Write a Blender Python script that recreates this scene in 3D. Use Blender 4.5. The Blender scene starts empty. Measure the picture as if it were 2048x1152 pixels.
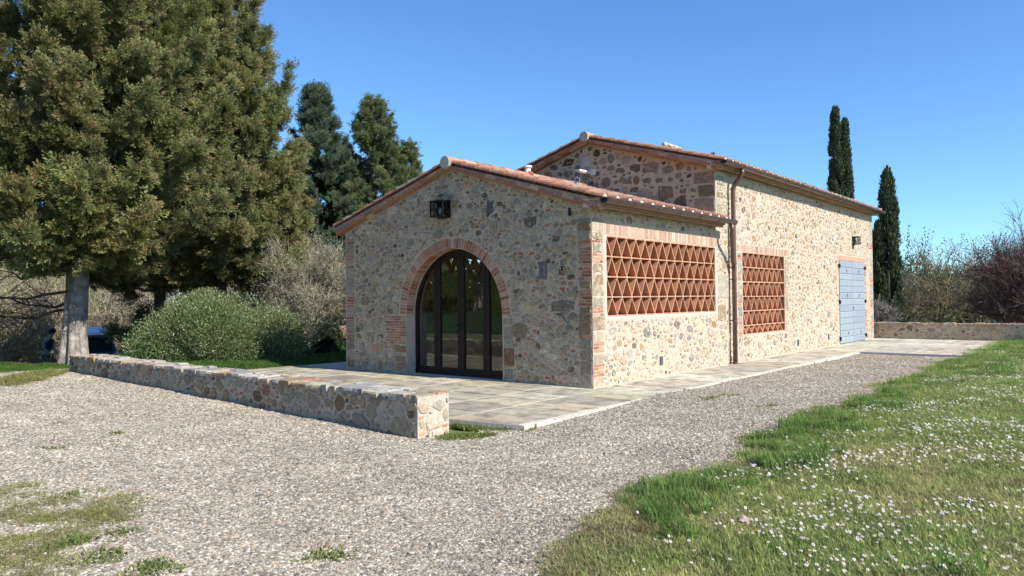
import bpy, bmesh, math, random
import numpy as np
from mathutils import Vector, Matrix
from mathutils.geometry import tessellate_polygon

random.seed(7)
RNG = np.random.default_rng(7)
SC = bpy.context.scene
COL = SC.collection

# ------------------------------------------------------------------ camera
CAM = Vector((-10.8257, -7.1219, 1.55))
CF = Vector((0.77200, 0.635454, 0.01462)); CR = Vector((0.635606, -0.771943, -0.010442)); CU = CR.cross(CF)
cd = bpy.data.cameras.new('camera'); cam = bpy.data.objects.new('camera', cd); COL.objects.link(cam)
cam.matrix_world = Matrix(((CR.x, CU.x, -CF.x, CAM.x), (CR.y, CU.y, -CF.y, CAM.y), (CR.z, CU.z, -CF.z, CAM.z), (0, 0, 0, 1)))
cd.sensor_width = 36; cd.lens = 1499.7 / 2048 * 36; cd.clip_end = 3000; cd.clip_start = .05
SC.camera = cam

# ------------------------------------------------------------------ light
SUN = Vector((0.045, -1.0, 0.80)).normalized()      # direction towards the sun
w = bpy.data.worlds.new('World'); SC.world = w; w.use_nodes = True
nt = w.node_tree; nt.nodes.clear()
sky = nt.nodes.new('ShaderNodeTexSky'); sky.sky_type = 'NISHITA'; sky.sun_disc = False
sky.sun_elevation = math.asin(SUN.z); sky.sun_rotation = math.atan2(SUN.x, SUN.y)
sky.air_density = 1.0; sky.dust_density = 0.1; sky.ozone_density = 2.2; sky.altitude = 900
bg = nt.nodes.new('ShaderNodeBackground'); bg.inputs['Strength'].default_value = 0.122
out = nt.nodes.new('ShaderNodeOutputWorld')
tn = nt.nodes.new('ShaderNodeMix'); tn.data_type = 'RGBA'; tn.blend_type = 'MULTIPLY'; tn.inputs[0].default_value = 1; tn.inputs[7].default_value = (.50, .745, .97, 1)
nt.links.new(sky.outputs[0], tn.inputs[6]); nt.links.new(tn.outputs[2], bg.inputs[0]); nt.links.new(bg.outputs[0], out.inputs[0])
sl = bpy.data.lights.new('sun', 'SUN'); sl.energy = 4.0; sl.angle = math.radians(.53); sl.color = (1, .935, .86)
so = bpy.data.objects.new('sun', sl); COL.objects.link(so); so.location = SUN * 60
so.rotation_euler = SUN.to_track_quat('Z', 'Y').to_euler()
vs = SC.view_settings; vs.view_transform = 'Standard'; vs.look = 'None'; vs.gamma = 1; vs.exposure = 0.84; vs.use_curve_mapping = False
SC.cycles.max_bounces = 8; SC.cycles.transparent_max_bounces = 16
SC.cycles.sample_clamp_indirect = 6
SC.cycles.use_denoising = True

# ------------------------------------------------------------------ helpers
def tag(o, label=None, cat=None, group=None, kind=None):
    if label: o['label'] = label
    if cat: o['category'] = cat
    if group: o['group'] = group
    if kind: o['kind'] = kind
    return o

def empty(name, loc=(0, 0, 0), rz=0, parent=None):
    o = bpy.data.objects.new(name, None); COL.objects.link(o)
    o.location = loc; o.rotation_euler = (0, 0, rz); o.empty_display_size = .2
    if parent: o.parent = parent
    return o

def link(name, me, parent=None, loc=None, rot=None, scale=None):
    o = bpy.data.objects.new(name, me); COL.objects.link(o)
    if parent: o.parent = parent
    if loc is not None: o.location = loc
    if rot is not None: o.rotation_euler = rot
    if scale is not None: o.scale = scale
    return o

class MB:
    """collects polygons with a colour each; build() links them as one mesh object"""
    def __init__(s): s.v = []; s.f = []; s.c = []; s.m = []
    def add(s, vs_, fs, col=(.5, .5, .5), mi=0):
        b = len(s.v); s.v += [tuple(p) for p in vs_]
        s.f += [tuple(i + b for i in f) for f in fs]; s.c += [col] * len(fs); s.m += [mi] * len(fs)
    def box(s, a, b, col=(.5, .5, .5), mi=0, M=None):
        (x0, y0, z0), (x1, y1, z1) = a, b
        p = [Vector(q) for q in ((x0, y0, z0), (x1, y0, z0), (x1, y1, z0), (x0, y1, z0), (x0, y0, z1), (x1, y0, z1), (x1, y1, z1), (x0, y1, z1))]
        if M is not None: p = [M @ q for q in p]
        s.add(p, [(0, 3, 2, 1), (4, 5, 6, 7), (0, 1, 5, 4), (1, 2, 6, 5), (2, 3, 7, 6), (3, 0, 4, 7)], col, mi)
    def tube(s, pts, rad, n=8, col=(.5, .5, .5), mi=0, caps=True):
        pts = [Vector(p) for p in pts]
        if not hasattr(rad, '__len__'): rad = [rad] * len(pts)
        vs_, fs = [], []
        up = None
        for i, p in enumerate(pts):
            d = (pts[min(i + 1, len(pts) - 1)] - pts[max(i - 1, 0)]).normalized()
            if up is None:
                up = Vector((0, 0, 1)) if abs(d.z) < .9 else Vector((1, 0, 0))
            r = d.cross(up)
            if r.length < 1e-4: r = d.cross(Vector((0, 1, .1)))
            r.normalize(); up = r.cross(d)
            for k in range(n):
                a = 2 * math.pi * k / n
                vs_.append(p + (r * math.cos(a) + up * math.sin(a)) * rad[i])
        for i in range(len(pts) - 1):
            for k in range(n):
                k2 = (k + 1) % n
                fs.append((i * n + k, i * n + k2, (i + 1) * n + k2, (i + 1) * n + k))
        if caps:
            fs.append(tuple(range(n - 1, -1, -1))); fs.append(tuple((len(pts) - 1) * n + k for k in range(n)))
        s.add(vs_, fs, col, mi)
    def mesh(s, name, mats, smooth=False, recalc=False):
        me = bpy.data.meshes.new(name); me.from_pydata(s.v, [], s.f)
        for m in (mats if isinstance(mats, (list, tuple)) else [mats]): me.materials.append(m)
        me.polygons.foreach_set('material_index', s.m)
        ca = me.color_attributes.new('col', 'FLOAT_COLOR', 'CORNER')
        arr = []
        for f, c in zip(s.f, s.c): arr += [c[0], c[1], c[2], 1.0] * len(f)
        ca.data.foreach_set('color', arr)
        if smooth: me.polygons.foreach_set('use_smooth', [True] * len(s.f))
        if recalc:
            bm = bmesh.new(); bm.from_mesh(me); bmesh.ops.recalc_face_normals(bm, faces=bm.faces); bm.to_mesh(me); bm.free()
        me.update(); return me
    def build(s, name, mats, parent=None, smooth=False, recalc=False, **k):
        return link(name, s.mesh(name, mats, smooth, recalc), parent, **k)

def np_mesh(name, V, F, C, mats, smooth=False):
    """V (n,3), F (m,k) faces of one size, C (m,3) colours per face"""
    me = bpy.data.meshes.new(name); m, k = F.shape
    me.vertices.add(len(V)); me.vertices.foreach_set('co', V.astype(np.float32).ravel())
    me.loops.add(m * k); me.loops.foreach_set('vertex_index', F.astype(np.int32).ravel())
    me.polygons.add(m); me.polygons.foreach_set('loop_start', np.arange(m, dtype=np.int32) * k)
    me.polygons.foreach_set('use_smooth', np.full(m, smooth))
    for x in (mats if isinstance(mats, (list, tuple)) else [mats]): me.materials.append(x)
    me.update(calc_edges=True)
    ca = me.color_attributes.new('col', 'FLOAT_COLOR', 'CORNER')
    cc = np.ones((m, k, 4), np.float32); cc[:, :, :3] = np.asarray(C)[:, None, :]
    ca.data.foreach_set('color', cc.ravel())
    return me

# ------------------------------------------------------------------ materials
def N(nt, t, **k):
    n = nt.nodes.new(t)
    for a, b in k.items():
        if a.startswith('i_'): n.inputs[a[2:].replace('_', ' ')].default_value = b
        else: setattr(n, a, b)
    return n

def material(name, rough=.85, metallic=0, spec=.3):
    m = bpy.data.materials.new(name); m.use_nodes = True; nt = m.node_tree
    b = nt.nodes['Principled BSDF']; b.inputs['Roughness'].default_value = rough; b.inputs['Metallic'].default_value = metallic
    b.inputs['Specular IOR Level'].default_value = spec
    return m, nt, b

def noise(nt, scale, detail=4, rough=.55, pos=None, dist=0):
    n = N(nt, 'ShaderNodeTexNoise'); n.inputs['Scale'].default_value = scale; n.inputs['Detail'].default_value = detail
    n.inputs['Roughness'].default_value = rough; n.inputs['Distortion'].default_value = dist
    if pos is not None: nt.links.new(pos, n.inputs['Vector'])
    return n.outputs['Fac']

def ramp(nt, fac, stops):
    r = N(nt, 'ShaderNodeValToRGB'); el = r.color_ramp.elements
    while len(el) < len(stops): el.new(.5)
    for e, (p, c) in zip(el, stops): e.position = p; e.color = (*c, 1) if hasattr(c, '__len__') else (c, c, c, 1)
    nt.links.new(fac, r.inputs[0]); return r.outputs[0]

def mix(nt, fac, a, b, mode='MIX'):
    n = N(nt, 'ShaderNodeMix', data_type='RGBA', blend_type=mode)
    for s, v in ((n.inputs[0], fac), (n.inputs[6], a), (n.inputs[7], b)):
        if isinstance(v, bpy.types.NodeSocket): nt.links.new(v, s)
        elif s.type == 'VALUE': s.default_value = v
        else: s.default_value = (*v, 1)
    return n.outputs[2]

def bump(nt, h, b, strength=.5, dist=.01):
    n = N(nt, 'ShaderNodeBump'); n.inputs['Strength'].default_value = strength; n.inputs['Distance'].default_value = dist
    nt.links.new(h, n.inputs['Height']); nt.links.new(n.outputs[0], b.inputs['Normal'])

def pos_of(nt): return N(nt, 'ShaderNodeNewGeometry').outputs['Position']

def attr_mat(name, sc1=18, sc2=90, lo=.72, hi=1.25, rough=.88, bstr=.5, bdist=.008, spec=.25, stain=None, big=None):
    """colour of the piece (attribute col) times two scales of mottling, with relief"""
    m, nt, b = material(name, rough, 0, spec); p = pos_of(nt)
    a = N(nt, 'ShaderNodeAttribute', attribute_name='col').outputs['Color']
    n1 = noise(nt, sc1, 5, .6, p); n2 = noise(nt, sc2, 3, .6, p)
    v = ramp(nt, n1, [(.3, lo), (.7, hi)]); c = mix(nt, 1, a, v, 'MULTIPLY')
    v2 = ramp(nt, n2, [(.3, .82), (.7, 1.15)]); c = mix(nt, 1, c, v2, 'MULTIPLY')
    if big: c = mix(nt, 1, c, ramp(nt, noise(nt, big[0], 5, .65, p), [(.32, big[1]), (.68, big[2])]), 'MULTIPLY')
    if stain: c = mix(nt, ramp(nt, noise(nt, stain[1], 5, .65, p), [(stain[2], 0.0), (stain[3], 1.0)]), c, stain[0])
    nt.links.new(c, b.inputs['Base Color'])
    ad = N(nt, 'ShaderNodeMath', operation='ADD'); nt.links.new(n1, ad.inputs[0]); nt.links.new(n2, ad.inputs[1])
    bump(nt, ad.outputs[0], b, bstr, bdist); return m

M = {}
M['stone'] = attr_mat('rubble_stone', 22, 110, .66, 1.3, .9, .8, .012, stain=((.50, .42, .30), 13, .55, .72), big=(1.1, (.80, .78, .75), (1.08, 1.08, 1.06)))
M['smeared'] = attr_mat('smeared_rubble_stone', 22, 110, .7, 1.25, .9, .8, .012, stain=((.58, .49, .375), 9, .50, .66), big=(1.1, (.86, .84, .80), (1.06, 1.06, 1.05)))
M['capstone'] = attr_mat('capping_stone', 16, 90, .6, 1.3, .9, 1.0, .02)
M['brick'] = attr_mat('old_brick', 25, 120, .75, 1.2, .9, .6, .006, stain=((.50, .43, .33), 14, .58, .72))
M['tile'] = attr_mat('roof_terracotta', 10, 80, .75, 1.2, .85, .5, .005, stain=((.42, .38, .30), 6, .55, .75))
M['grille'] = attr_mat('grille_terracotta', 9, 90, .78, 1.15, .85, .4, .003, stain=((.52, .40, .31), 11, .60, .76))
M['slab'] = attr_mat('paving_stone', 4, 40, .8, 1.15, .9, .35, .004, spec=.1, stain=((.175, .158, .132), 2.6, .47, .70))
M['bark'] = attr_mat('bark', 5, 30, .4, 1.35, .95, 1.0, .03)

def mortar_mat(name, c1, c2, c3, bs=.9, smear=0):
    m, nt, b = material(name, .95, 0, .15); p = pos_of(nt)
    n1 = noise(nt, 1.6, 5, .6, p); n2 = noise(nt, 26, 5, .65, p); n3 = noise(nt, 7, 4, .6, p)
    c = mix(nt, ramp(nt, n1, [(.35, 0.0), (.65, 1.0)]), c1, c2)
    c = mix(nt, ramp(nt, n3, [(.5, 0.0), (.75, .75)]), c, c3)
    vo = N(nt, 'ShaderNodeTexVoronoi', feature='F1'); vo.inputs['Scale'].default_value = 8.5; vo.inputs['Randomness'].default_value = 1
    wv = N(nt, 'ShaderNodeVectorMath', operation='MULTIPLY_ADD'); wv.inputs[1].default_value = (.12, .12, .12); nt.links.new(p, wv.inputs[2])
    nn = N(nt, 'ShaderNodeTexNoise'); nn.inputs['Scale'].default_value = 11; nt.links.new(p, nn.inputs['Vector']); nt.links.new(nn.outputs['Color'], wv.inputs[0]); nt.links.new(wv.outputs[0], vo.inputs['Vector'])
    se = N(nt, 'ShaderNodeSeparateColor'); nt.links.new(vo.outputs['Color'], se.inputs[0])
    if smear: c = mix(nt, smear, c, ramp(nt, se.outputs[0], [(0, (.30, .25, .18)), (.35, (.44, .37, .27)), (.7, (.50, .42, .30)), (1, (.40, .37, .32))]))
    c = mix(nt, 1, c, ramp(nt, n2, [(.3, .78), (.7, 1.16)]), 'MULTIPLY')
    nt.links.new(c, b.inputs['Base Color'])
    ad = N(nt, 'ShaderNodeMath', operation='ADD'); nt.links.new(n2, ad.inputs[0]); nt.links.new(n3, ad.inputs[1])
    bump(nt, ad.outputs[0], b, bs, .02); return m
M['mortar'] = mortar_mat('lime_mortar', (.62, .52, .385), (.64, .56, .435), (.53, .43, .31), .9, .42)
M['render'] = mortar_mat('pale_joint_mortar', (.62, .56, .46), (.6, .52, .42), (.5, .43, .34), .5)
M['grout'] = mortar_mat('terrace_grout', (.64, .59, .49), (.58, .53, .43), (.46, .41, .33), .4)
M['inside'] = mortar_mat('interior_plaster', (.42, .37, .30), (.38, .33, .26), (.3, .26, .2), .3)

def simple(name, col, rough=.5, metallic=0, spec=.4, var=.15, sc=20, bs=.1):
    m, nt, b = material(name, rough, metallic, spec); p = pos_of(nt); n1 = noise(nt, sc, 4, .6, p)
    c = mix(nt, 1, col, ramp(nt, n1, [(.3, 1 - var), (.7, 1 + var)]), 'MULTIPLY'); nt.links.new(c, b.inputs['Base Color'])
    bump(nt, n1, b, bs, .004); return m
M['copper'] = simple('brown_gutter_metal', (.15, .105, .085), .34, .65, .5, .2, 9)
M['pipe'] = simple('brown_downpipe_metal', (.15, .088, .07), .42, .3, .5, .15, 9)
M['dark'] = simple('black_iron', (.015, .014, .013), .45, .3)
M['frame'] = simple('dark_brown_door_paint', (.020, .012, .009), .5, 0, .3, .15, 12)
M['blue'] = simple('blue_grey_shutter_paint', (.28, .325, .36), .6, 0, .4, .07, 6)
m = M['blue']; nt = m.node_tree; b = nt.nodes['Principled BSDF']; src = b.inputs['Base Color'].links[0].from_socket
oi = N(nt, 'ShaderNodeObjectInfo'); p = pos_of(nt)
c = mix(nt, 1, src, ramp(nt, oi.outputs['Random'], [(0, (.88, .90, .93)), (1, (1.08, 1.06, 1.04))]), 'MULTIPLY')
c = mix(nt, ramp(nt, noise(nt, 5, 6, .7, p), [(.60, 0.0), (.74, .45)]), c, (.38, .40, .40)); nt.links.new(c, b.inputs['Base Color'])
M['bluegap'] = simple('shutter_joint', (.10, .15, .20), .7)
M['vent'] = simple('grey_vent_plate', (.13, .13, .13), .6, .2)
M['white'] = simple('white_plastic', (.72, .72, .70), .4, 0, .5, .05)
M['plaque'] = simple('pale_stone_plaque', (.5, .47, .42), .8, 0, .3, .15, 30)
M['red'] = simple('red_sealant', (.38, .09, .06), .7)
M['wood'] = simple('orange_wood', (.42, .24, .10), .6, 0, .3, .2, 14)
M['zinc'] = simple('flue_metal', (.5, .5, .5), .35, .8, .5)
M['carbody'] = simple('dark_green_car_paint', (.02, .05, .04), .3, 0, .6, .05)
M['carroof'] = simple('white_car_paint', (.62, .64, .62), .7, 0, .6, .03)
M['rubber'] = simple('rubber', (.02, .02, .02), .8)
M['navy'] = simple('navy_cloth', (.015, .02, .05), .85)
M['sleeve'] = simple('grey_beige_sleeve', (.22, .19, .17), .9)
M['trousers'] = simple('brown_trousers', (.13, .10, .08), .9)
M['skin'] = simple('skin', (.45, .27, .2), .6)
M['hair'] = simple('black_hair', (.012, .01, .01), .7)
M['housewhite'] = simple('white_house_render', (.75, .73, .70), .9)

m = bpy.data.materials.new('window_glass'); m.use_nodes = True; nt = m.node_tree; nt.nodes.clear()
tr = N(nt, 'ShaderNodeBsdfTransparent'); tr.inputs[0].default_value = (.72, .76, .74, 1)
gl = N(nt, 'ShaderNodeBsdfGlossy'); gl.inputs['Roughness'].default_value = .012; gl.inputs[0].default_value = (.9, .9, .9, 1)
fr = N(nt, 'ShaderNodeFresnel'); fr.inputs[0].default_value = 2.1
ms = N(nt, 'ShaderNodeMixShader'); o_ = N(nt, 'ShaderNodeOutputMaterial')
nt.links.new(fr.outputs[0], ms.inputs[0]); nt.links.new(tr.outputs[0], ms.inputs[1]); nt.links.new(gl.outputs[0], ms.inputs[2]); nt.links.new(ms.outputs[0], o_.inputs[0])
M['glass'] = m
m = m.copy(); m.name = 'lantern_glass'; M['lampglass'] = m
for n_ in m.node_tree.nodes:
    if n_.bl_idname == 'ShaderNodeFresnel': n_.inputs[0].default_value = 1.4
    if n_.bl_idname == 'ShaderNodeBsdfTransparent': n_.inputs[0].default_value = (.8, .8, .78, 1)
M['carglass'] = simple('dark_car_glass', (.01, .015, .015), .05, 0, .8, .02)

def leaf_mat(name, trans=.28, rough=.6, spec=.25):
    m, nt, b = material(name, rough, 0, spec); nt_ = nt
    a = N(nt, 'ShaderNodeAttribute', attribute_name='col').outputs['Color']
    n1 = noise(nt, 3.0, 3, .6, pos_of(nt))
    c = mix(nt, 1, a, ramp(nt, n1, [(.3, .8), (.7, 1.2)]), 'MULTIPLY'); nt.links.new(c, b.inputs['Base Color'])
    t = N(nt, 'ShaderNodeBsdfTranslucent'); nt.links.new(c, t.inputs[0])
    ms = N(nt, 'ShaderNodeMixShader'); ms.inputs[0].default_value = trans; o = nt.nodes['Material Output']
    nt.links.new(b.outputs[0], ms.inputs[1]); nt.links.new(t.outputs[0], ms.inputs[2]); nt.links.new(ms.outputs[0], o.inputs[0])
    return m
def tinted(m):
    nt = m.node_tree; b = nt.nodes['Principled BSDF']; src = b.inputs['Base Color'].links[0].from_socket
    a = N(nt, 'ShaderNodeAttribute', attribute_name='tint', attribute_type='INSTANCER')
    c = mix(nt, 1, src, a.outputs['Color'], 'MULTIPLY'); nt.links.new(c, b.inputs['Base Color'])
    for n_ in nt.nodes:
        if n_.bl_idname == 'ShaderNodeBsdfTranslucent': nt.links.new(c, n_.inputs[0])
    return m
M['sprayleaf'] = tinted(leaf_mat('cypress_spray', .26, .7))
M['leaf'] = leaf_mat('leaf', .25); M['needle'] = leaf_mat('conifer_foliage', .16, .7); M['grass'] = leaf_mat('grass_blade', .45, .55)
M['glossleaf'] = leaf_mat('glossy_leaf', .15, .38, .5)
M['petal'] = leaf_mat('petal', .3, .7); M['pebble'] = attr_mat('pebble', .9, 110, .78, 1.12, .85, .3, .003)

# ground materials
m, nt, b = material('gravel', .95, 0, .1); p = pos_of(nt)
vo = N(nt, 'ShaderNodeTexVoronoi', feature='F1'); vo.inputs['Scale'].default_value = 55; nt.links.new(p, vo.inputs['Vector'])
hs = N(nt, 'ShaderNodeSeparateColor'); nt.links.new(vo.outputs['Color'], hs.inputs[0])
c = ramp(nt, hs.outputs[0], [(0.0, (.13, .115, .10)), (.35, (.20, .165, .13)), (.62, (.28, .235, .19)), (.85, (.38, .32, .26)), (1.0, (.50, .45, .38))])
n2 = noise(nt, .6, 4, .6, p); c = mix(nt, 1, c, ramp(nt, n2, [(.3, (.85, .82, .80)), (.7, (1.1, 1.08, 1.05))]), 'MULTIPLY')
nt.links.new(c, b.inputs['Base Color']); bump(nt, vo.outputs['Distance'], b, .8, .012).__class__
for l in list(nt.links):
    pass
M['gravel'] = m
m, nt, b = material('earth_and_turf', .95, 0, .1); p = pos_of(nt)
n1 = noise(nt, .35, 5, .6, p); n2 = noise(nt, 14, 5, .7, p)
c = mix(nt, ramp(nt, n1, [(.4, 0.0), (.6, 1.0)]), (.17, .20, .065), (.24, .215, .10))
c = mix(nt, 1, c, ramp(nt, n2, [(.3, .55), (.7, 1.35)]), 'MULTIPLY'); nt.links.new(c, b.inputs['Base Color']); bump(nt, n2, b, .8, .05)
M['ground'] = m

# ------------------------------------------------------------------ ground
def sm(t): t = np.clip(t, 0, 1); return t * t * (3 - 2 * t)
def H(x, y):
    x = np.asarray(x, float); y = np.asarray(y, float)
    h = -.09 + .011 * np.clip(y + .6, 0, 11) * sm((-3.4 - x) / 1.0)
    h = h + .055 * sm((x + 4.2) / 3) * sm((-y + 0.6) / 1.0) * (1 - .8 * sm((x - 2) / 8))
    h = h + .09 * sm((y - 8.2) / 1.2) * sm((x + 3.6) / 2)                       # lawn behind the terrace
    h = h + .02 * sm((-y - 3.7) / .8) + .10 * sm((-y - 4) / 6)                   # lawn lies a little above the gravel
    h = h - 1.45 * sm((y - 15 + .25 * np.clip(x, -10, 20)) / 11) - 3.2 * sm((y - 26) / 60) * sm((x + 10) / 14)  # slope down past the cypress
    h = h - 1.2 * sm((x - 22) / 14) - 4 * sm((x - 34) / 80)
    h = h + np.clip(-13.5 - x, 0, 200) * .21 * sm((-12 - x) / 6)                  # grassy bank to the left of the yard
    return h + .012 * np.sin(x * 1.7 + y) * np.sin(y * 1.3 - x * .6)
def Hs(x, y): return float(H(x, y))
def lawn_edge(x):
    return -4.02 - .12 * np.sin(x * 1.3) - .10 * np.sin(x * 3.1 + 1) - .05 * np.sin(x * 7.3) - .035 * np.sin(x * 15.1 + 2) - .62 * sm((-5.2 - np.asarray(x)) / 2.2) + .14 * sm((np.asarray(x) - 4) / 4)

def grid_sheet(name, xs, ys, zf, keep, mat):
    X, Y = np.meshgrid(xs, ys, indexing='ij'); Z = zf(X, Y); nx, ny = X.shape
    V = np.stack([X, Y, Z], -1).reshape(-1, 3)
    i, j = np.meshgrid(np.arange(nx - 1), np.arange(ny - 1), indexing='ij'); i = i.ravel(); j = j.ravel()
    F = np.stack([i * ny + j, (i + 1) * ny + j, (i + 1) * ny + j + 1, i * ny + j + 1], -1)
    if keep is not None:
        c = V[F].mean(1); F = F[keep(c[:, 0], c[:, 1])]
    me = np_mesh(name, V, F, np.full((len(F), 3), .5), mat, True); return link(name, me)

def terr_mask(x, y): return (x > -3.95) & (x < 18.9) & (y > -1.1) & (y < 8.1)
def Hg(x, y): return np.where(terr_mask(x, y), np.minimum(H(x, y), -.12), H(x, y))
def axis(lo, hi, flo, fhi, fine):
    a = list(np.arange(flo, fhi + 1e-6, fine)); s = fine; v = fhi
    while v < hi: s *= 1.18; v += s; a.append(v)
    s = fine; v = flo
    while v > lo: s *= 1.18; v -= s; a.insert(0, v)
    return np.array(a)
tag(grid_sheet('ground', axis(-900, 1400, -14, 24, .3), axis(-900, 1400, -12, 34, .3), Hg, None, M['ground']), kind='structure')
def gravel_zone(x, y):
    right = (x > -3.62) & (y < -1.22) & (y > lawn_edge(x)) & (x < 11.2)
    corner = (x <= -3.62) & (x > -4.75) & (y < -.75) & (y > lawn_edge(x))
    left = (x <= -4.45 + .045 * (y + .7)) & (y > lawn_edge(x)) & (y < 11.9 + .35 * np.sin(x * 1.9)) & (x > -16)
    hole = ((x + 4.0) ** 2 / .65 + (y + .75) ** 2 / .1 < 1)
    return (right | corner | left) & ~hole
tag(grid_sheet('gravel_yard', np.arange(-16, 11.3, .12), np.arange(-6, 12.5, .12), lambda x, y: H(x, y) + .006, gravel_zone, M['gravel']), kind='structure')
# ------------------------------------------------------------------ stone filling of wall faces
PAL = [((.44, .36, .255), 6), ((.48, .39, .26), 6), ((.46, .31, .16), 2.8), ((.34, .295, .235), 3.5), ((.19, .13, .085), 2.2), ((.58, .49, .355), 7), ((.34, .255, .165), 3.5), ((.47, .40, .31), 5)]
PALL = [((.46, .385, .285), 7), ((.49, .41, .29), 5), ((.40, .26, .12), 3.4), ((.28, .26, .235), 3.4), ((.20, .14, .09), 2.4), ((.54, .465, .36), 8), ((.36, .28, .19), 3.5), ((.48, .43, .36), 5), ((.44, .30, .21), 2)]
PALQ = [((.38, .33, .25), 5), ((.42, .36, .26), 4), ((.34, .25, .15), 3), ((.30, .29, .27), 2)]
PALD = [((.20, .15, .10), 5), ((.25, .19, .13), 5), ((.30, .19, .08), 2), ((.17, .17, .18), 2), ((.12, .085, .05), 4), ((.36, .31, .24), 3), ((.28, .23, .17), 4)]
BRL = [((.50, .31, .22), 3), ((.56, .40, .30), 3), ((.46, .27, .19), 1), ((.60, .47, .37), 2)]
BR = [((.42, .19, .12), 3), ((.48, .25, .16), 3), ((.36, .14, .08), 2), ((.50, .31, .21), 2)]
def pick(pal):
    t = random.random() * sum(w_ for _, w_ in pal)
    for c, w_ in pal:
        t -= w_
        if t <= 0: break
    k = random.uniform(.82, 1.18); return tuple(min(.8, q * k * random.uniform(.96, 1.04)) for q in c)

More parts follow.
